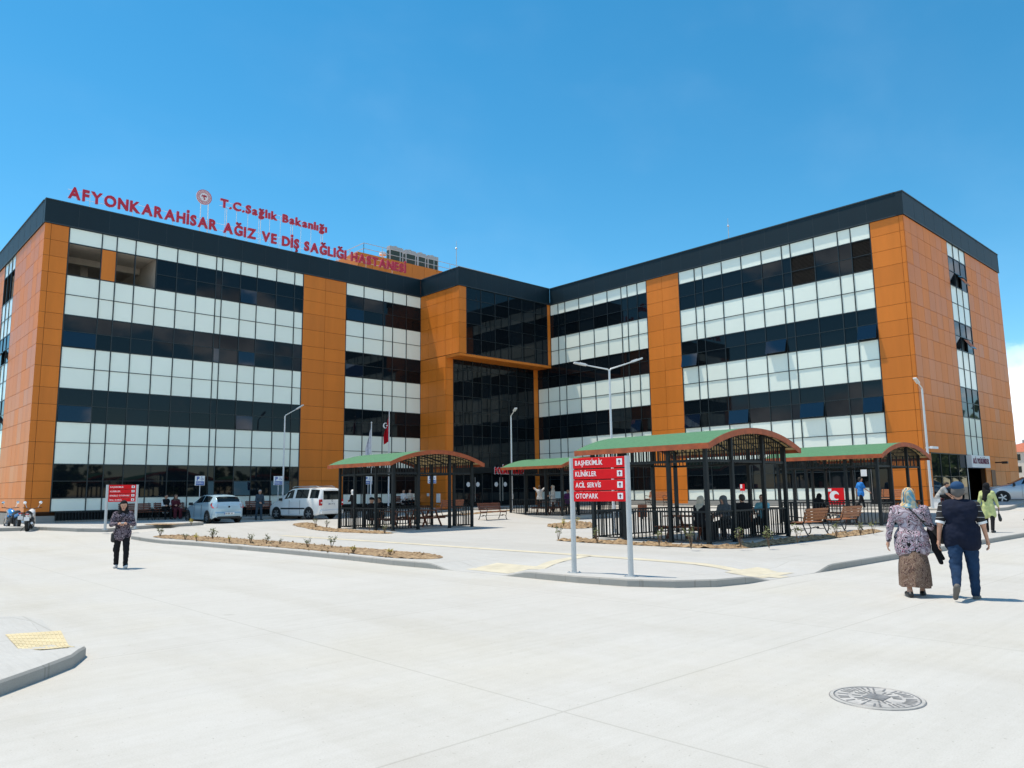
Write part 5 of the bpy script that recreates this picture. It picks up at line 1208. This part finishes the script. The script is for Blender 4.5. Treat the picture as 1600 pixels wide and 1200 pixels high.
def person(label, loc, face, H=1.70, sit=False, legs=((0, 0), (0, 0)), arms=((0, .08, .15, 0), (0, .08, .15, 0)), lean=0.0, head_tilt=0.0, head_turn=0.0, top=None, sleeves='long', top_len='hip', bottom=None, skirt=None, shoe=M_BLACK, hair=None, scarf=None, cap=None, stout=1.0, vest=None, fine=False, seat_z=.455, bag=None, group=None, foot_pitch=(0, 0), hood=None, curl=.5):
    """local frame: faces +y, x to the right. legs: (swing, knee) in degrees for left, right; arms: (swing, abduction, elbow, inward)"""
    t = thing('person', label, 'person', loc, atan2(-face.x, face.y), group); s = H/1.72; rs = .013 if fine else .024; k = .03
    hz = (seat_z + .10) if sit else .915*s
    hip = np.array([0, 0, hz]); ln = radians(lean); up = np.array([0, sin(ln), cos(ln)]); fwd = np.array([0, cos(ln), -sin(ln)]); X = np.array([1., 0, 0])
    B = lambda x, y, z: hip + X*x*s + fwd*y*s + up*z*s
    w = stout
    J = {}; sk = []; trou = []; topp = []; shoes = []
    for i, sd in ((0, -1), (1, 1)):
        sw, kn = legs[i]
        if sit: sw, kn = sw + 84, kn + 84
        a = radians(sw); b = radians(sw - kn); h0 = hip + X*sd*.092*s + (np.array([0, 0, -.02]) if not sit else 0)
        spread = X*sd*(.02 if not sit else .05)
        kne = h0 + np.array([0, sin(a), -cos(a)])*.43*s + spread; ank = kne + np.array([0, sin(b), -cos(b)])*.41*s
        J['ank%d' % i] = ank; J['kne%d' % i] = kne
        sk += [C_(h0, kne, .078*s*w, .052*s), C_(kne, ank, .054*s, .036*s)]
        trou += [C_(h0, kne, .100*s*w, .070*s*w), C_(kne, ank + np.array([0, 0, .02]), .068*s*w, .058*s)]
        fp = radians(foot_pitch[i]); fd = np.array([sd*.18, cos(fp), sin(fp)]); fd /= np.linalg.norm(fd); dn = np.array([0, sin(fp), -cos(fp)]); heel = ank + dn*.045*s - fd*.035*s; toe = heel + fd*.21*s
        sk += [C_(ank, heel + fd*.04*s, .036*s, .032*s), C_(heel + fd*.04*s, toe, .033*s, .026*s)]
        shoes.append([C_(heel, heel + fd*.07*s, .040*s, .044*s), C_(heel + fd*.07*s, toe, .042*s, .034*s), C_(ank + dn*.01, heel + fd*.03*s, .044*s, .04*s), C_(heel + dn*.012*s, toe + dn*.008*s, .036*s, .03*s)])
    # trunk
    tr = [C_(B(-.075, 0, .0), B(.075, 0, .0), .105*s*w), C_(B(0, 0, .05), B(0, .0, .22), .118*s*w, .112*s*w), C_(B(-.055, 0, .16), B(.055, 0, .16), .10*s*w), C_(B(-.085*w, .0, .38), B(.085*w, .0, .38), .108*s*w), C_(B(-.13*w, -.01, .475), B(.13*w, -.01, .475), .062*s), C_(B(0, .01, .25), B(0, .01, .40), .115*s*w, .11*s*w)]
    sk += [(a, b, ra*.9, rb*.9, sc) for a, b, ra, rb, sc in tr]
    nb, hc = B(0, 0, .51), B(0, .015, .68)
    ht = radians(head_tilt); hu = np.array([0, -sin(ht)*0 + sin(ln + ht), cos(ln + ht)]); hf = np.array([0, cos(ln + ht), -sin(ln + ht)])
    tn = radians(head_turn); hx = X*cos(tn) - hf*sin(tn); hf = hf*cos(tn) + X*sin(tn)
    base = B(0, .0, .585); hc = base + hu*.10*s + hf*.02*s
    Hd = lambda x, y, z: hc + (hx*x + hf*y + hu*z)*s
    head = [C_(nb, base, .056*s, .052*s), C_(Hd(0, -.025, .03), Hd(0, .03, .035), .082*s, .078*s), C_(Hd(0, .02, .0), Hd(0, .055, -.085), .068*s, .040*s), C_(Hd(0, -.03, -.02), Hd(0, -.02, -.04), .07*s, .06*s)]
    sk += head
    facef = [C_(Hd(0, .098, .012), Hd(0, .116, -.022), .010*s, .014*s), C_(Hd(-.075, .0, .0), Hd(-.078, -.004, -.03), .016*s, .012*s), C_(Hd(.075, .0, .0), Hd(.078, -.004, -.03), .016*s, .012*s), C_(Hd(-.03, .09, .035), Hd(.03, .09, .035), .012*s)]
    extra_hand = []
    ars = []
    for i, sd in ((0, -1), (1, 1)):
        sw, ab, el, inw = arms[i]; sh = B(sd*.185*w, -.005, .475); a = radians(sw) - ln*0
        d1 = np.array([sd*sin(ab), sin(a)*cos(ab), -cos(a)*cos(ab)]); elb = sh + d1*.285*s
        b = a + radians(el) if el > 3 else a + el; io = radians(inw); d2 = np.array([sd*sin(ab)*.6*cos(io) - sd*sin(io), sin(b)*cos(io), -cos(b)*cos(io)]); d2 /= np.linalg.norm(d2); wr = elb + d2*.245*s
        J['sh%d' % i], J['elb%d' % i], J['wr%d' % i] = sh, elb, wr
        sk += [C_(sh, elb, .047*s, .038*s), C_(elb, wr, .038*s, .026*s)]
        r_ = .062 if not fine else .060
        if sleeves == 'long': ars += [C_(sh, elb, r_*s*min(w, 1.15), .055*s), C_(elb, wr - d2*.015, .054*s, .043*s)]
        elif sleeves == 'short': ars += [C_(sh, sh + d1*.22*s, (r_ + .008)*s, .066*s)]
        th = np.array([0, 1., 0]) - d2*d2[1]; th = th/np.linalg.norm(th) if np.linalg.norm(th) > .2 else np.array([0, 0, 1.])
        if abs(d2[1]) > .8: th = np.array([-sd*.5, 0, .86]); th = th - d2*(th @ d2); th /= np.linalg.norm(th)
        pm = np.cross(d2, th); pm = pm*(1 if pm[0]*sd < 0 else -1)
        V, F = hand_pts(wr + d2*.012, d2, th, pm, s*1.02, curl); extra_hand.append((V.tolist(), F.tolist(), 0))
    # body with face features and hands
    V, F = surface_nets(sk + ([] if not fine else []), rs, k); mb = MB(); mb.add(V.tolist(), F.tolist())
    V, F = surface_nets(head[1:3] + facef, .010, .012, .01); mb.add(V.tolist(), F.tolist())
    for e in extra_hand: mb.add(*e)
    for x in (-.032, .032): mb.lathe(Hd(x, .1035, .014), Vector(hf), [(-.006, .011*s), (.0, .010*s), (.003, 0)], 8, 1)
    mb.lathe(Hd(0, .0985, -.057), Vector(hf), [(-.008, .020*s), (.001, .017*s), (.004, 0)], 8, 2)
    mb.build('body', [M_SKIN, EYE_M, LIP_M], t, True)
    # clothes
    if bottom is not None: flesh('trousers', trou + [C_(B(-.07, -.005, 0), B(.07, -.005, 0), .122*s*w), C_(B(-.05, 0, .08), B(.05, 0, .08), .115*s*w)], bottom, t, rs, .025)
    if skirt is not None:
        mat_, lo, flare = skirt; w0 = w; w = min(w, 1.02); pr = [C_(B(-.07, 0, .03), B(.07, 0, .03), .115*s*w)]
        if sit: pr += [C_(B(-.08, 0, 0), (J['kne0']), .12*s, .10*s), C_(B(.08, 0, 0), J['kne1'], .12*s, .10*s), C_((J['kne0'] + J['kne1'])/2, np.array([0, J['kne0'][1] + .02, lo]), .15*s, .15*s)]
        if not sit:
            m_ = MB(); nz, na = 16, 40; a0, a1 = np.minimum(J['ank0'], J['ank1']), np.maximum(J['ank0'], J['ank1']); top_ = B(0, 0, -.02)
            for j in range(nz + 1):
                v = j/nz; z = top_[2]*(1 - v) + lo*v; cx, cy = (a0[0] + a1[0])/2*v, (a0[1] + a1[1])/2*v*.6 - .01
                rx = (.13*w0 + (flare + .03 - .13*w0)*min(1, v*1.8) + .02*sin(v*pi))*s + (a1[0] - a0[0])*.25*v; ry = (.095*w0 + (flare + .015 - .095*w0)*min(1, v*1.8) + .02*sin(v*pi))*s + (a1[1] - a0[1])*.40*v
                for i in range(na):
                    q = 2*pi*i/na; fo = 1 + v*(.05*sin(q*7 + .6*v) + .035*sin(q*11 + 1.3 + v)); m_.v.append((cx + rx*fo*cos(q), cy + ry*fo*sin(q), z + (.012*sin(q*3 + 1) if j == nz else 0)))
            m_.f = [(j*na + i, j*na + (i + 1) % na, (j + 1)*na + (i + 1) % na, (j + 1)*na + i) for j in range(nz) for i in range(na)]; m_.m = [0]*len(m_.f)
            m_.build('skirt', mat_, t, True)
        elif False:
            for i in (0, 1):
                e = J['ank%d' % i].copy(); e[2] = max(lo, e[2]*.8 + lo*.2); pr += [C_(B((-.06, .06)[i], 0, -.03), J['kne%d' % i], .125*s*w, flare*.92*s), C_(J['kne%d' % i], e, flare*.92*s, flare*s)]
        if sit: flesh('skirt', pr, mat_, t, rs, .07)
        w = w0
    if top is not None:
        off = 1.07; pr = [(a, b, ra*off + .010, rb*off + .010, sc) for a, b, ra, rb, sc in tr] + ars + [C_(nb, B(0, 0, .54), .065*s, .060*s)]
        if top_len == 'hip': pr += [C_(B(-.08*w, -.0, -.10), B(.08*w, -.0, -.10), .125*s*w), C_(B(-.075, 0, .0), B(.075, 0, .0), .128*s*w)]
        if top_len == 'blouse': pr += [C_(B(-.05*w, -.035, .02), B(-.055*w, -.045, -.15), .135*s*w), C_(B(.05*w, -.035, .02), B(.055*w, -.045, -.15), .135*s*w), C_(B(-.05*w, .02, .0), B(-.05*w, .02, -.15), .14*s*w), C_(B(.05*w, .02, .0), B(.05*w, .02, -.15), .14*s*w), C_(B(-.08*w, 0, .02), B(-.085*w, -.01, -.15), .135*s*w, .135*s*w), C_(B(.08*w, 0, .02), B(.085*w, -.01, -.15), .135*s*w, .135*s*w)]
        if top_len == 'tunic': pr += [C_(B(-.07*w, 0, .0), B(-.10*w, .0, -.30), .125*s*w, .135*s), C_(B(.07*w, 0, .0), B(.10*w, .0, -.30), .125*s*w, .135*s)]
        if top_len == 'coat' and not sit:
            for i, sd in ((0, -1), (1, 1)): pr += [C_(B(sd*.06, 0, 0), J['kne%d' % i], .125*s*w, .12*s), C_(J['kne%d' % i], J['kne%d' % i] + np.array([0, 0, -.25*s]), .12*s, .13*s)]
        if top_len == 'coat' and sit: pr += [C_(B(-.08, 0, 0), J['kne0'], .12*s, .10*s), C_(B(.08, 0, 0), J['kne1'], .12*s, .10*s), C_(J['kne0'], J['ank0'], .10*s, .09*s), C_(J['kne1'], J['ank1'], .10*s, .09*s)]
        flesh('top' if top_len != 'coat' else 'coat', pr, top, t, rs, .03)
    if vest is not None:
        pr = [(a, b, ra*1.12 + .020, rb*1.12 + .020, sc) for a, b, ra, rb, sc in tr] + [C_(B(-.10*w, 0, .10), B(-.095*w, 0, -.09), .118*s*w), C_(B(.10*w, 0, .10), B(.095*w, 0, -.09), .118*s*w), C_(B(-.10, -.01, .49), B(.10, -.01, .49), .074*s)]
        flesh('vest', pr, vest, t, rs, .045)
    if fine and sleeves == 'short':
        for i in (0, 1):
            d1 = J['elb%d' % i] - J['sh%d' % i]; d1 /= np.linalg.norm(d1); mb = MB(); c = Vector(J['sh%d' % i] + d1*.262*s); mb.lathe(c, Vector(d1), [(-.02, .069*s), (.018, .067*s), (.018, .05*s)], 18); mb.build('cuff', M_WHT, t, True)
    for pr in shoes: flesh('shoe', pr, shoe, t, .016, .02)
    if hair is not None:
        m_, amount = hair
        pr = [C_(Hd(0, -.035, .045), Hd(0, .015, .055), .086*s, .080*s)]
        if amount > .3: pr += [C_(Hd(-.03, -.055, .0), Hd(.03, -.055, .0), .062*s), C_(Hd(0, -.06, -.03), Hd(0, -.06, -.04), .05*s)]
        if amount > 1: pr += [C_(Hd(0, -.06, .0), B(0, -.09, .42), .075*s, .05*s)]
        flesh('hair', pr, m_, t, .014, .02)
    if scarf is not None:
        pr = [C_(Hd(0, -.035, .04), Hd(0, .006, .066), .098*s, .087*s), C_(Hd(-.02, -.03, -.04), Hd(.02, -.03, -.04), .088*s), C_(Hd(-.064, .008, .02), Hd(-.052, .015, -.09), .040*s, .042*s), C_(Hd(.064, .008, .02), Hd(.052, .015, -.09), .040*s, .042*s), C_(Hd(0, .03, -.125), Hd(0, .0, -.13), .05*s, .075*s),
              C_(B(-.06, -.01, .52), B(.06, -.01, .52), .085*s), C_(B(0, -.04, .50), B(0, -.075, .34), .09*s, .05*s, (1, 1, 1)), C_(B(-.09, -.05, .49), B(0, -.10, .37), .05*s, .035*s), C_(B(.09, -.05, .49), B(0, -.10, .37), .05*s, .035*s), C_(B(-.08, .05, .49), B(.0, .09, .42), .05*s, .04*s), C_(B(.08, .05, .49), B(.0, .09, .42), .05*s, .04*s)]
        flesh('headscarf', pr, scarf, t, .014 if not fine else .010, .022)
    if hood is not None:
        flesh('hood', [C_(Hd(0, -.045, .04), Hd(0, .01, .05), .108*s, .10*s), C_(Hd(0, -.05, -.04), B(0, -.05, .5), .10*s, .10*s), C_(Hd(-.065, .03, .03), Hd(-.055, .03, -.09), .04*s), C_(Hd(.065, .03, .03), Hd(.055, .03, -.09), .04*s), C_(B(-.08, 0, .5), B(.08, 0, .5), .085*s)], hood, t, .016, .03)
    if cap is not None:
        flesh('cap', [C_(Hd(0, -.045, .082), Hd(0, .05, .072), .092*s, .085*s, (1, 1, 1.35)), C_(Hd(0, -.03, .09), Hd(0, .03, .088), .088*s, .08*s, (1, 1, 1.2))], cap, t, .010, .02)
        flesh('cap_peak', [C_(Hd(-.04, .10, .055), Hd(.04, .10, .055), .03*s, .03*s, (1, 1, 3.0)), C_(Hd(-.03, .13, .048), Hd(.03, .13, .048), .025*s, .025*s, (1, 1, 3.0))], cap, t, .008, .015)
    return t, J, B, Hd, s

# cloths with printed patterns
def print_cloth(name, base, bands, scale, dist=1.5, hold=True, detail=1.2):
    m = bpy.data.materials.new('cloth_' + name); m.use_nodes = True; T = m.node_tree; b = T.nodes['Principled BSDF']; b.inputs['Roughness'].default_value = .9; b.inputs['Specular IOR Level'].default_value = .2
    c = T.nodes.new('ShaderNodeTexCoord'); n = T.nodes.new('ShaderNodeTexNoise'); n.inputs['Scale'].default_value = scale; n.inputs['Detail'].default_value = detail; n.inputs['Distortion'].default_value = dist; T.links.new(c.outputs['Object'], n.inputs['Vector'])
    r = T.nodes.new('ShaderNodeValToRGB'); r.color_ramp.interpolation = 'CONSTANT' if hold else 'LINEAR'; els = r.color_ramp.elements; els[0].position = 0; els[0].color = (*base, 1); els.remove(els[1])
    for p, col in bands: e = els.new(p); e.color = (*col, 1)
    T.links.new(n.outputs['Fac'], r.inputs[0]); T.links.new(r.outputs[0], b.inputs['Base Color']); return m
BK = (.012, .012, .014)
K_BLOUSE = print_cloth('squiggle_print', (.46, .40, .45), [(.33, BK), (.375, (.46, .40, .46)), (.43, (.22, .015, .05)), (.46, (.48, .42, .47)), (.495, BK), (.545, (.46, .40, .45)), (.575, (.24, .02, .06)), (.60, (.46, .40, .45)), (.64, BK), (.69, (.46, .40, .45))], 11, .8, detail=0)
K_SKIRT = print_cloth('brown_print', (.14, .085, .06), [(.42, (.26, .19, .14)), (.47, (.11, .06, .045)), (.52, (.30, .22, .17)), (.56, (.16, .09, .07)), (.62, (.08, .05, .04))], 14, 1.8)
K_SCARF = print_cloth('silk_print', (.05, .26, .40), [(.36, (.60, .52, .34)), (.42, (.06, .30, .46)), (.47, (.55, .36, .12)), (.52, (.20, .07, .06)), (.56, (.66, .58, .44)), (.60, (.62, .40, .12)), (.66, (.05, .18, .30))], 5, 1.0, hold=False)
K_JACKET = print_cloth('purple_print', (.022, .016, .026), [(.42, (.36, .30, .34)), (.46, (.03, .02, .035)), (.51, (.42, .36, .40)), (.54, (.025, .018, .03)), (.60, (.30, .22, .28)), (.63, (.02, .015, .024))], 22, .8, detail=.5)
K_STRIPE = bpy.data.materials.new('cloth_striped_polo'); K_STRIPE.use_nodes = True
T = K_STRIPE.node_tree; c_ = T.nodes.new('ShaderNodeTexCoord'); w_ = T.nodes.new('ShaderNodeTexWave'); w_.bands_direction = 'Z'; w_.inputs['Scale'].default_value = 3.4; w_.inputs['Distortion'].default_value = .8; T.links.new(c_.outputs['Object'], w_.inputs['Vector'])
r_ = T.nodes.new('ShaderNodeValToRGB'); r_.color_ramp.elements[0].position = .975; r_.color_ramp.elements[0].color = (*BK, 1); r_.color_ramp.elements[1].position = .985; r_.color_ramp.elements[1].color = (.38, .38, .38, 1); T.links.new(w_.outputs['Fac'], r_.inputs[0]); T.links.new(r_.outputs[0], T.nodes['Principled BSDF'].inputs['Base Color']); T.nodes['Principled BSDF'].inputs['Roughness'].default_value = .9
K_BLACK = cloth('black', (.012, .012, .014)); K_NAVY = cloth('navy', (.008, .012, .028), bump=.25, bscale=9); K_JEAN = cloth('denim', (.012, .034, .080), bump=.3, bscale=14, var=.3, vscale=5); K_CAP = cloth('blue_cap', (.018, .055, .13))
K_WHITE = cloth('white', (.68, .67, .66)); K_GREY = cloth('grey', (.10, .11, .12)); K_LGREY = cloth('light_grey', (.38, .38, .37)); K_LIME = cloth('pale_green', (.50, .54, .24), bump=.35, bscale=11); K_CYAN = cloth('cyan', (.16, .42, .52)); K_BLUE = cloth('bright_blue', (.03, .20, .58)); K_SLATE = cloth('slate', (.05, .075, .10)); K_PURP = cloth('purple', (.10, .03, .12)); K_REDC = cloth('red', (.40, .03, .04)); K_BLOND = cloth('pale_scarf', (.42, .38, .30)); K_MAROON = cloth('maroon', (.10, .02, .03)); K_CREAM = cloth('cream', (.55, .50, .44))
H_DARK = mat('hair_dark', (.02, .014, .01), .6); H_GREY = mat('hair_grey', (.45, .43, .41), .7); H_BROWN = mat('hair_brown', (.07, .035, .02), .6)
M_SHOEW = mat('white_trainer', (.62, .60, .58), .6); M_SHOEG = mat('grey_shoe', (.12, .11, .10), .7)
def sack(name, pts, rr, m, parent, res=.012, k=.02):
    return flesh(name, [C_(a, b, ra, rb, sc) for a, b, ra, rb, sc in zip(pts, pts[1:], rr, rr[1:], [None]*len(pts))], m, parent, res, k)
# --- the couple in the foreground
pg = G(1432, 931); hd = (away(pg) - RIGHT*.12).normalized()
t, J, B, Hd, s = person('woman seen from behind in colourful headscarf, squiggle printed blouse and long brown skirt', pg, hd, 1.69, legs=((-9, 14), (12, 6)), arms=((-4, .30, 10, 0), (-6, .24, 62, 12)), top=K_BLOUSE, top_len='blouse', skirt=(K_SKIRT, .16, .145), shoe=M_BLACK, scarf=K_SCARF, stout=1.20, fine=True, head_turn=8)
e = J['elb1']; bagm = MB(); 
flesh('handbag', [C_(e + np.array([.06, .02, -.02]), e + np.array([.20, .04, -.20]), .055, .065, (1, 1.5, 1)), C_(e + np.array([.02, .02, -.04]), e + np.array([.15, .04, -.22]), .05, .06, (1, 1.5, 1))], M_BLACK, t, .012, .03)
m = MB(); m.tube([B(-.02, -.13, .50), B(.10, -.17, .36), B(.20, -.16, .22), e + np.array([.07, .0, .0])], .011, 6); m.build('bag_strap', M_BLACK, t, True)
flesh('draped_jacket', [C_(e + np.array([.0, .03, -.05]), e + np.array([.05, .0, -.35]), .05, .06, (1, 1.6, 1)), C_(e + np.array([.05, .0, -.35]), e + np.array([.10, -.03, -.56]), .06, .035, (1, 1.6, 1)), C_(e + np.array([.03, .02, -.3]), e + np.array([.14, .02, -.50]), .04, .03, (1, 1.6, 1))], K_BLACK, t, .012, .03)
pg = G(1512, 936); hd = (away(pg) + RIGHT*.03).normalized()
t, J, B, Hd, s = person('man seen from behind in flat cap, navy vest, striped polo shirt and blue jeans', pg, hd, 1.765, legs=((-16, 36), (6, 4)), foot_pitch=(-58, 0), arms=((-10, .22, 14, 0), (4, .26, 12, 0)), top=K_STRIPE, sleeves='short', top_len='waist', vest=K_NAVY, bottom=K_JEAN, shoe=M_SHOEG, cap=K_CAP, hair=(mat('hair_dark_grey', (.11, .10, .095), .8), .5), stout=1.16, fine=True)
# --- the woman walking toward the camera on the left
pg = G(188, 888); hd = (-away(pg) - RIGHT*.03).normalized()
t, J, B, Hd, s = person('woman walking toward the camera with bent head, black headscarf, purple printed jacket and black trousers', pg, hd, 1.63, legs=((14, 10), (-10, 10)), foot_pitch=(16, 0), arms=((14, .24, 84, 44), (14, .24, 84, 44)), top=K_JACKET, top_len='hip', bottom=K_BLACK, shoe=M_SHOEW, scarf=K_BLACK, head_tilt=5, lean=3, stout=1.02, fine=True, curl=.9)
flesh('shoulder_bag', [C_(B(.20, .02, -.05), B(.20, .02, -.19), .055, .06, (1, .9, 1)), C_(B(.20, -.04, -.05), B(.20, -.04, -.19), .05, .055, (1, .9, 1))], M_BLACK, t, .014, .02)
m = MB(); m.tube([B(-.10, .08, .52), B(0, .155, .40), B(.10, .16, .22), B(.19, .09, -.02)], .010, 6); m.build('bag_strap', M_BLACK, t, True)
m = MB(); c = Vector((J['wr0'] + J['wr1'])/2) + Vector((0, .07, .02)); m.box(c.x - .035, c.x + .035, c.y - .01, c.y + .07, c.z - .008, c.z + .008); m.build('phone', M_WHT, t)
# --- woman in the pale green tunic
pg = G(1548, 832, .13); t, J, B, Hd, s = person('woman in pale green tunic, black headscarf and black trousers walking with a black handbag', pg, (away(pg) + RIGHT*.25).normalized(), 1.66, legs=((10, 6), (-10, 12)), arms=((-10, .2, 14, 0), (12, .22, 12, 0)), top=K_LIME, top_len='tunic', bottom=K_BLACK, scarf=K_BLACK, head_turn=35)
flesh('shawl', [C_(Hd(-.03, -.05, -.05), B(-.06, -.13, .26), .08, .07), C_(B(-.06, -.13, .26), B(-.05, -.14, .18), .06, .03)], K_BLACK, t, .02, .03)
w1 = J['wr1']; flesh('handbag', [C_(w1 + np.array([0, 0, -.28]), w1 + np.array([.02, .02, -.42]), .06, .085, (1.6, .9, 1))], M_BLACK, t, .016, .02); m = MB(); m.tube([w1 + np.array([0, -.06, -.26]), w1 + np.array([0, 0, -.07]), w1 + np.array([0, .06, -.26])], .010, 5); m.build('bag_handle', M_BLACK, t)
# --- standing and walking people farther off
def stand(lab, p, face, H, **k): return person(lab, p, face.normalized(), H, **k)
p = G(404, 812.6); stand('bald man in slate shirt and dark trousers standing left of the white van', p, RIGHT*.5 - AWAY*.6, 1.70, legs=((8, 6), (-6, 6)), arms=((6, .14, 20, 10), (10, .14, 55, 30)), top=K_SLATE, bottom=K_SLATE, lean=6, hair=(H_GREY, .2))
p = at_depth(490.5, 47, .0); stand('person in pale clothes standing behind the white van', p, RIGHT, 1.72, top=K_CREAM, bottom=K_LGREY, hair=(H_GREY, .8), top_len='hip')
p = at_depth(553, 42, .0); stand('woman in white headscarf and long black coat between the van and the left pavilion', p, -RIGHT*.6 + AWAY*.3, 1.62, arms=((10, .15, 70, 35), (10, .15, 80, 35)), top=K_BLACK, top_len='coat', bottom=K_BLACK, scarf=K_WHITE, lean=6)
p = at_depth(843, 50, .0); stand('person in white shirt with both hands behind the head beside the entrance', p, AWAY, 1.60, arms=((150, .75, 125, 20), (150, .75, 125, 20)), top=K_WHITE, bottom=K_BLACK, hair=(H_BROWN, .8), sleeves='short')
p = at_depth(864, 48, .1); stand('person in white headscarf and white top standing behind the far pavilion', p, -RIGHT - AWAY*.2, 1.66, arms=((5, .15, 75, 10), (5, .15, 75, 10)), top=K_WHITE, top_len='tunic', bottom=K_BLACK, scarf=K_WHITE)
p = at_depth(887, 47, .1); stand('person in dark purple top standing behind the posts of the far pavilion', p, -AWAY, 1.52, top=K_PURP, bottom=K_BLACK, hair=(H_DARK, .8))
p = at_depth(1345, 39.4, .0); stand('man in bright blue polo shirt walking past the right wing', p, RIGHT + AWAY*.1, 1.68, legs=((20, 10), (-18, 16)), arms=((-20, .12, 25, 0), (24, .12, 30, 0)), top=K_BLUE, sleeves='short', bottom=K_BLACK, hair=(H_DARK, .8))
p = G(1622, 812); stand('person in red top and jeans at the very right edge of the picture', p, RIGHT, 1.62, legs=((24, 8), (-26, 40)), foot_pitch=(0, -50), arms=((-34, .12, 20, 0), (24, .12, 30, 0)), top=K_REDC, bottom=K_JEAN, hair=(H_DARK, .8))
# --- seated people
def seated(lab, x, y, face, z=None, **k):
    z = plaza_h(x, y) + .045 if z is None else z; k.setdefault('arms', ((20, .12, 70, 20), (20, .12, 70, 20))); k.setdefault('bottom', K_BLACK)
    return person(lab, (x, y, z), face, k.pop('H', 1.68), sit=True, **k)
PX_, NX_ = Vector((1, 0, 0)), Vector((-1, 0, 0)); NY_ = Vector((0, -1, 0))
seated('woman in pale headscarf and black clothes sitting in the large pavilion beside its corner post', 19.44, 12.78, PX_, top=K_BLACK, top_len='coat', scarf=K_BLOND, lean=8)
seated('person in grey hooded top sitting in the large pavilion between two front posts', 20.80, 12.72, NX_, top=K_GREY, hood=K_GREY, lean=10)
seated('broad man in black shirt sitting with his back to the railing of the large pavilion', 21.66, 12.66, (PX_*.6 + UY*.8).normalized(), top=K_BLACK, hair=(H_DARK, .8), stout=1.2, H=1.74)
seated('man in cyan shirt resting chin on hand in the large pavilion', 23.16, 12.80, NX_, top=K_CYAN, sleeves='short', hair=(H_DARK, .4), arms=((35, .2, 120, 10), (30, .2, 80, 25)))
q = onX(1277, 800, 32.29); seated('woman in black hooded cloak bending forward in the right pavilion', 32.29, q.y, PX_, top=K_BLACK, top_len='coat', scarf=K_BLACK, lean=22, head_tilt=12)
q = onX(578, 800, 18.89); seated('man in dark cap sitting in the left pavilion behind its front railing', 18.89, q.y, PX_, top=K_BLACK, cap=K_BLACK, lean=6)
q = onX(596, 800, 20.21); seated('dark-haired person sitting across the table in the left pavilion', 20.21, q.y, NX_, top=K_BLACK, hair=(H_DARK, .8), lean=10)
for px, lab, k in ((258.5, 'man in white shirt and black vest sitting on the bench by the left wing', dict(top=K_WHITE, vest=K_BLACK, hair=(H_DARK, .6))), (273.5, 'woman in brown headscarf and dark coat sitting on the bench by the left wing', dict(top=K_MAROON, top_len='coat', scarf=cloth('brown_scarf', (.12, .08, .06)), skirt=None)),
    (630, 'person in white shirt on the bench seen through the left pavilion', dict(top=K_WHITE, hair=(H_DARK, .8))), (640, 'person in cream top on the bench seen through the left pavilion, nearer the entrance', dict(top=K_CREAM, hair=(H_BROWN, .8)))):
    p = onY(px, 800, 43.68); seated(lab, p.x, 43.68, NY_, z=WZ(p.x, 43.68), **k)
p = at_depth(1466, 38.2); st = thing('stool', 'small dark red stool by the glazed end of the right wing', 'stool', (p.x, p.y, zt(p.x, p.y) + .155)); m = MB(); m.box(-.19, .19, -.19, .19, .40, .44); m.build('seat', M_MAR if False else mat('dark_red_plastic', (.16, .015, .02), .5), st, bevel=.01)
for sx in (-.15, .15):
    for sy in (-.15, .15): m = MB(); m.tube([(sx*1.15, sy*1.15, 0), (sx, sy, .40)], .018, 6); m.build('leg', mat('dark_red_plastic', (.16, .015, .02), .5), st)
person('man in grey T-shirt leaning forward on a stool at the corner of the right wing', (p.x, p.y, zt(p.x, p.y) + .155), (RIGHT*.8 - AWAY*.5).normalized(), 1.70, sit=True, seat_z=.44, top=K_LGREY, sleeves='short', bottom=K_BLACK, hair=(H_DARK, .7), lean=35, arms=((25, .15, 30, 10), (20, .15, 25, 10)), head_tilt=-10)

# ------------------------------------------------------------------ tree belt and houses across the road, behind the camera (mirrored in the glass)
rnd = random.Random(5); mb = MB()
for _ in range(160):
    a = radians(rnd.uniform(118, 352)); d = rnd.uniform(62, 120); cx, cy = d*cos(a) + 10, d*sin(a) + 8
    if _ >= 110: cx, cy = rnd.uniform(78, 120), rnd.uniform(-40, 2)
    an = math.degrees(atan2(cy, cx))
    if 3 < an < 100: continue
    hgt = rnd.uniform(4, 9.5) + (3 if _ >= 110 else 0); r = hgt*.38
    for _ in range(70):
        v = Vector((rnd.gauss(0, 1), rnd.gauss(0, 1), rnd.gauss(0, 1))).normalized()*r*rnd.uniform(.4, 1); c = Vector((cx + v.x, cy + v.y, hgt*.6 + v.z*1.0)); s = rnd.uniform(.35, .8); u = Vector((rnd.gauss(0, 1), rnd.gauss(0, 1), rnd.gauss(0, 1))).normalized(); w_ = u.orthogonal().normalized()
        mb.add([c + u*s, c + w_*s, c - u*s, c - w_*s], [(0, 1, 2, 3)])
    mb.tube([(cx, cy, 0), (cx, cy, hgt*.6)], .14, 5)
tag(mb.build('tree_belt', M_TREE), kind='stuff')
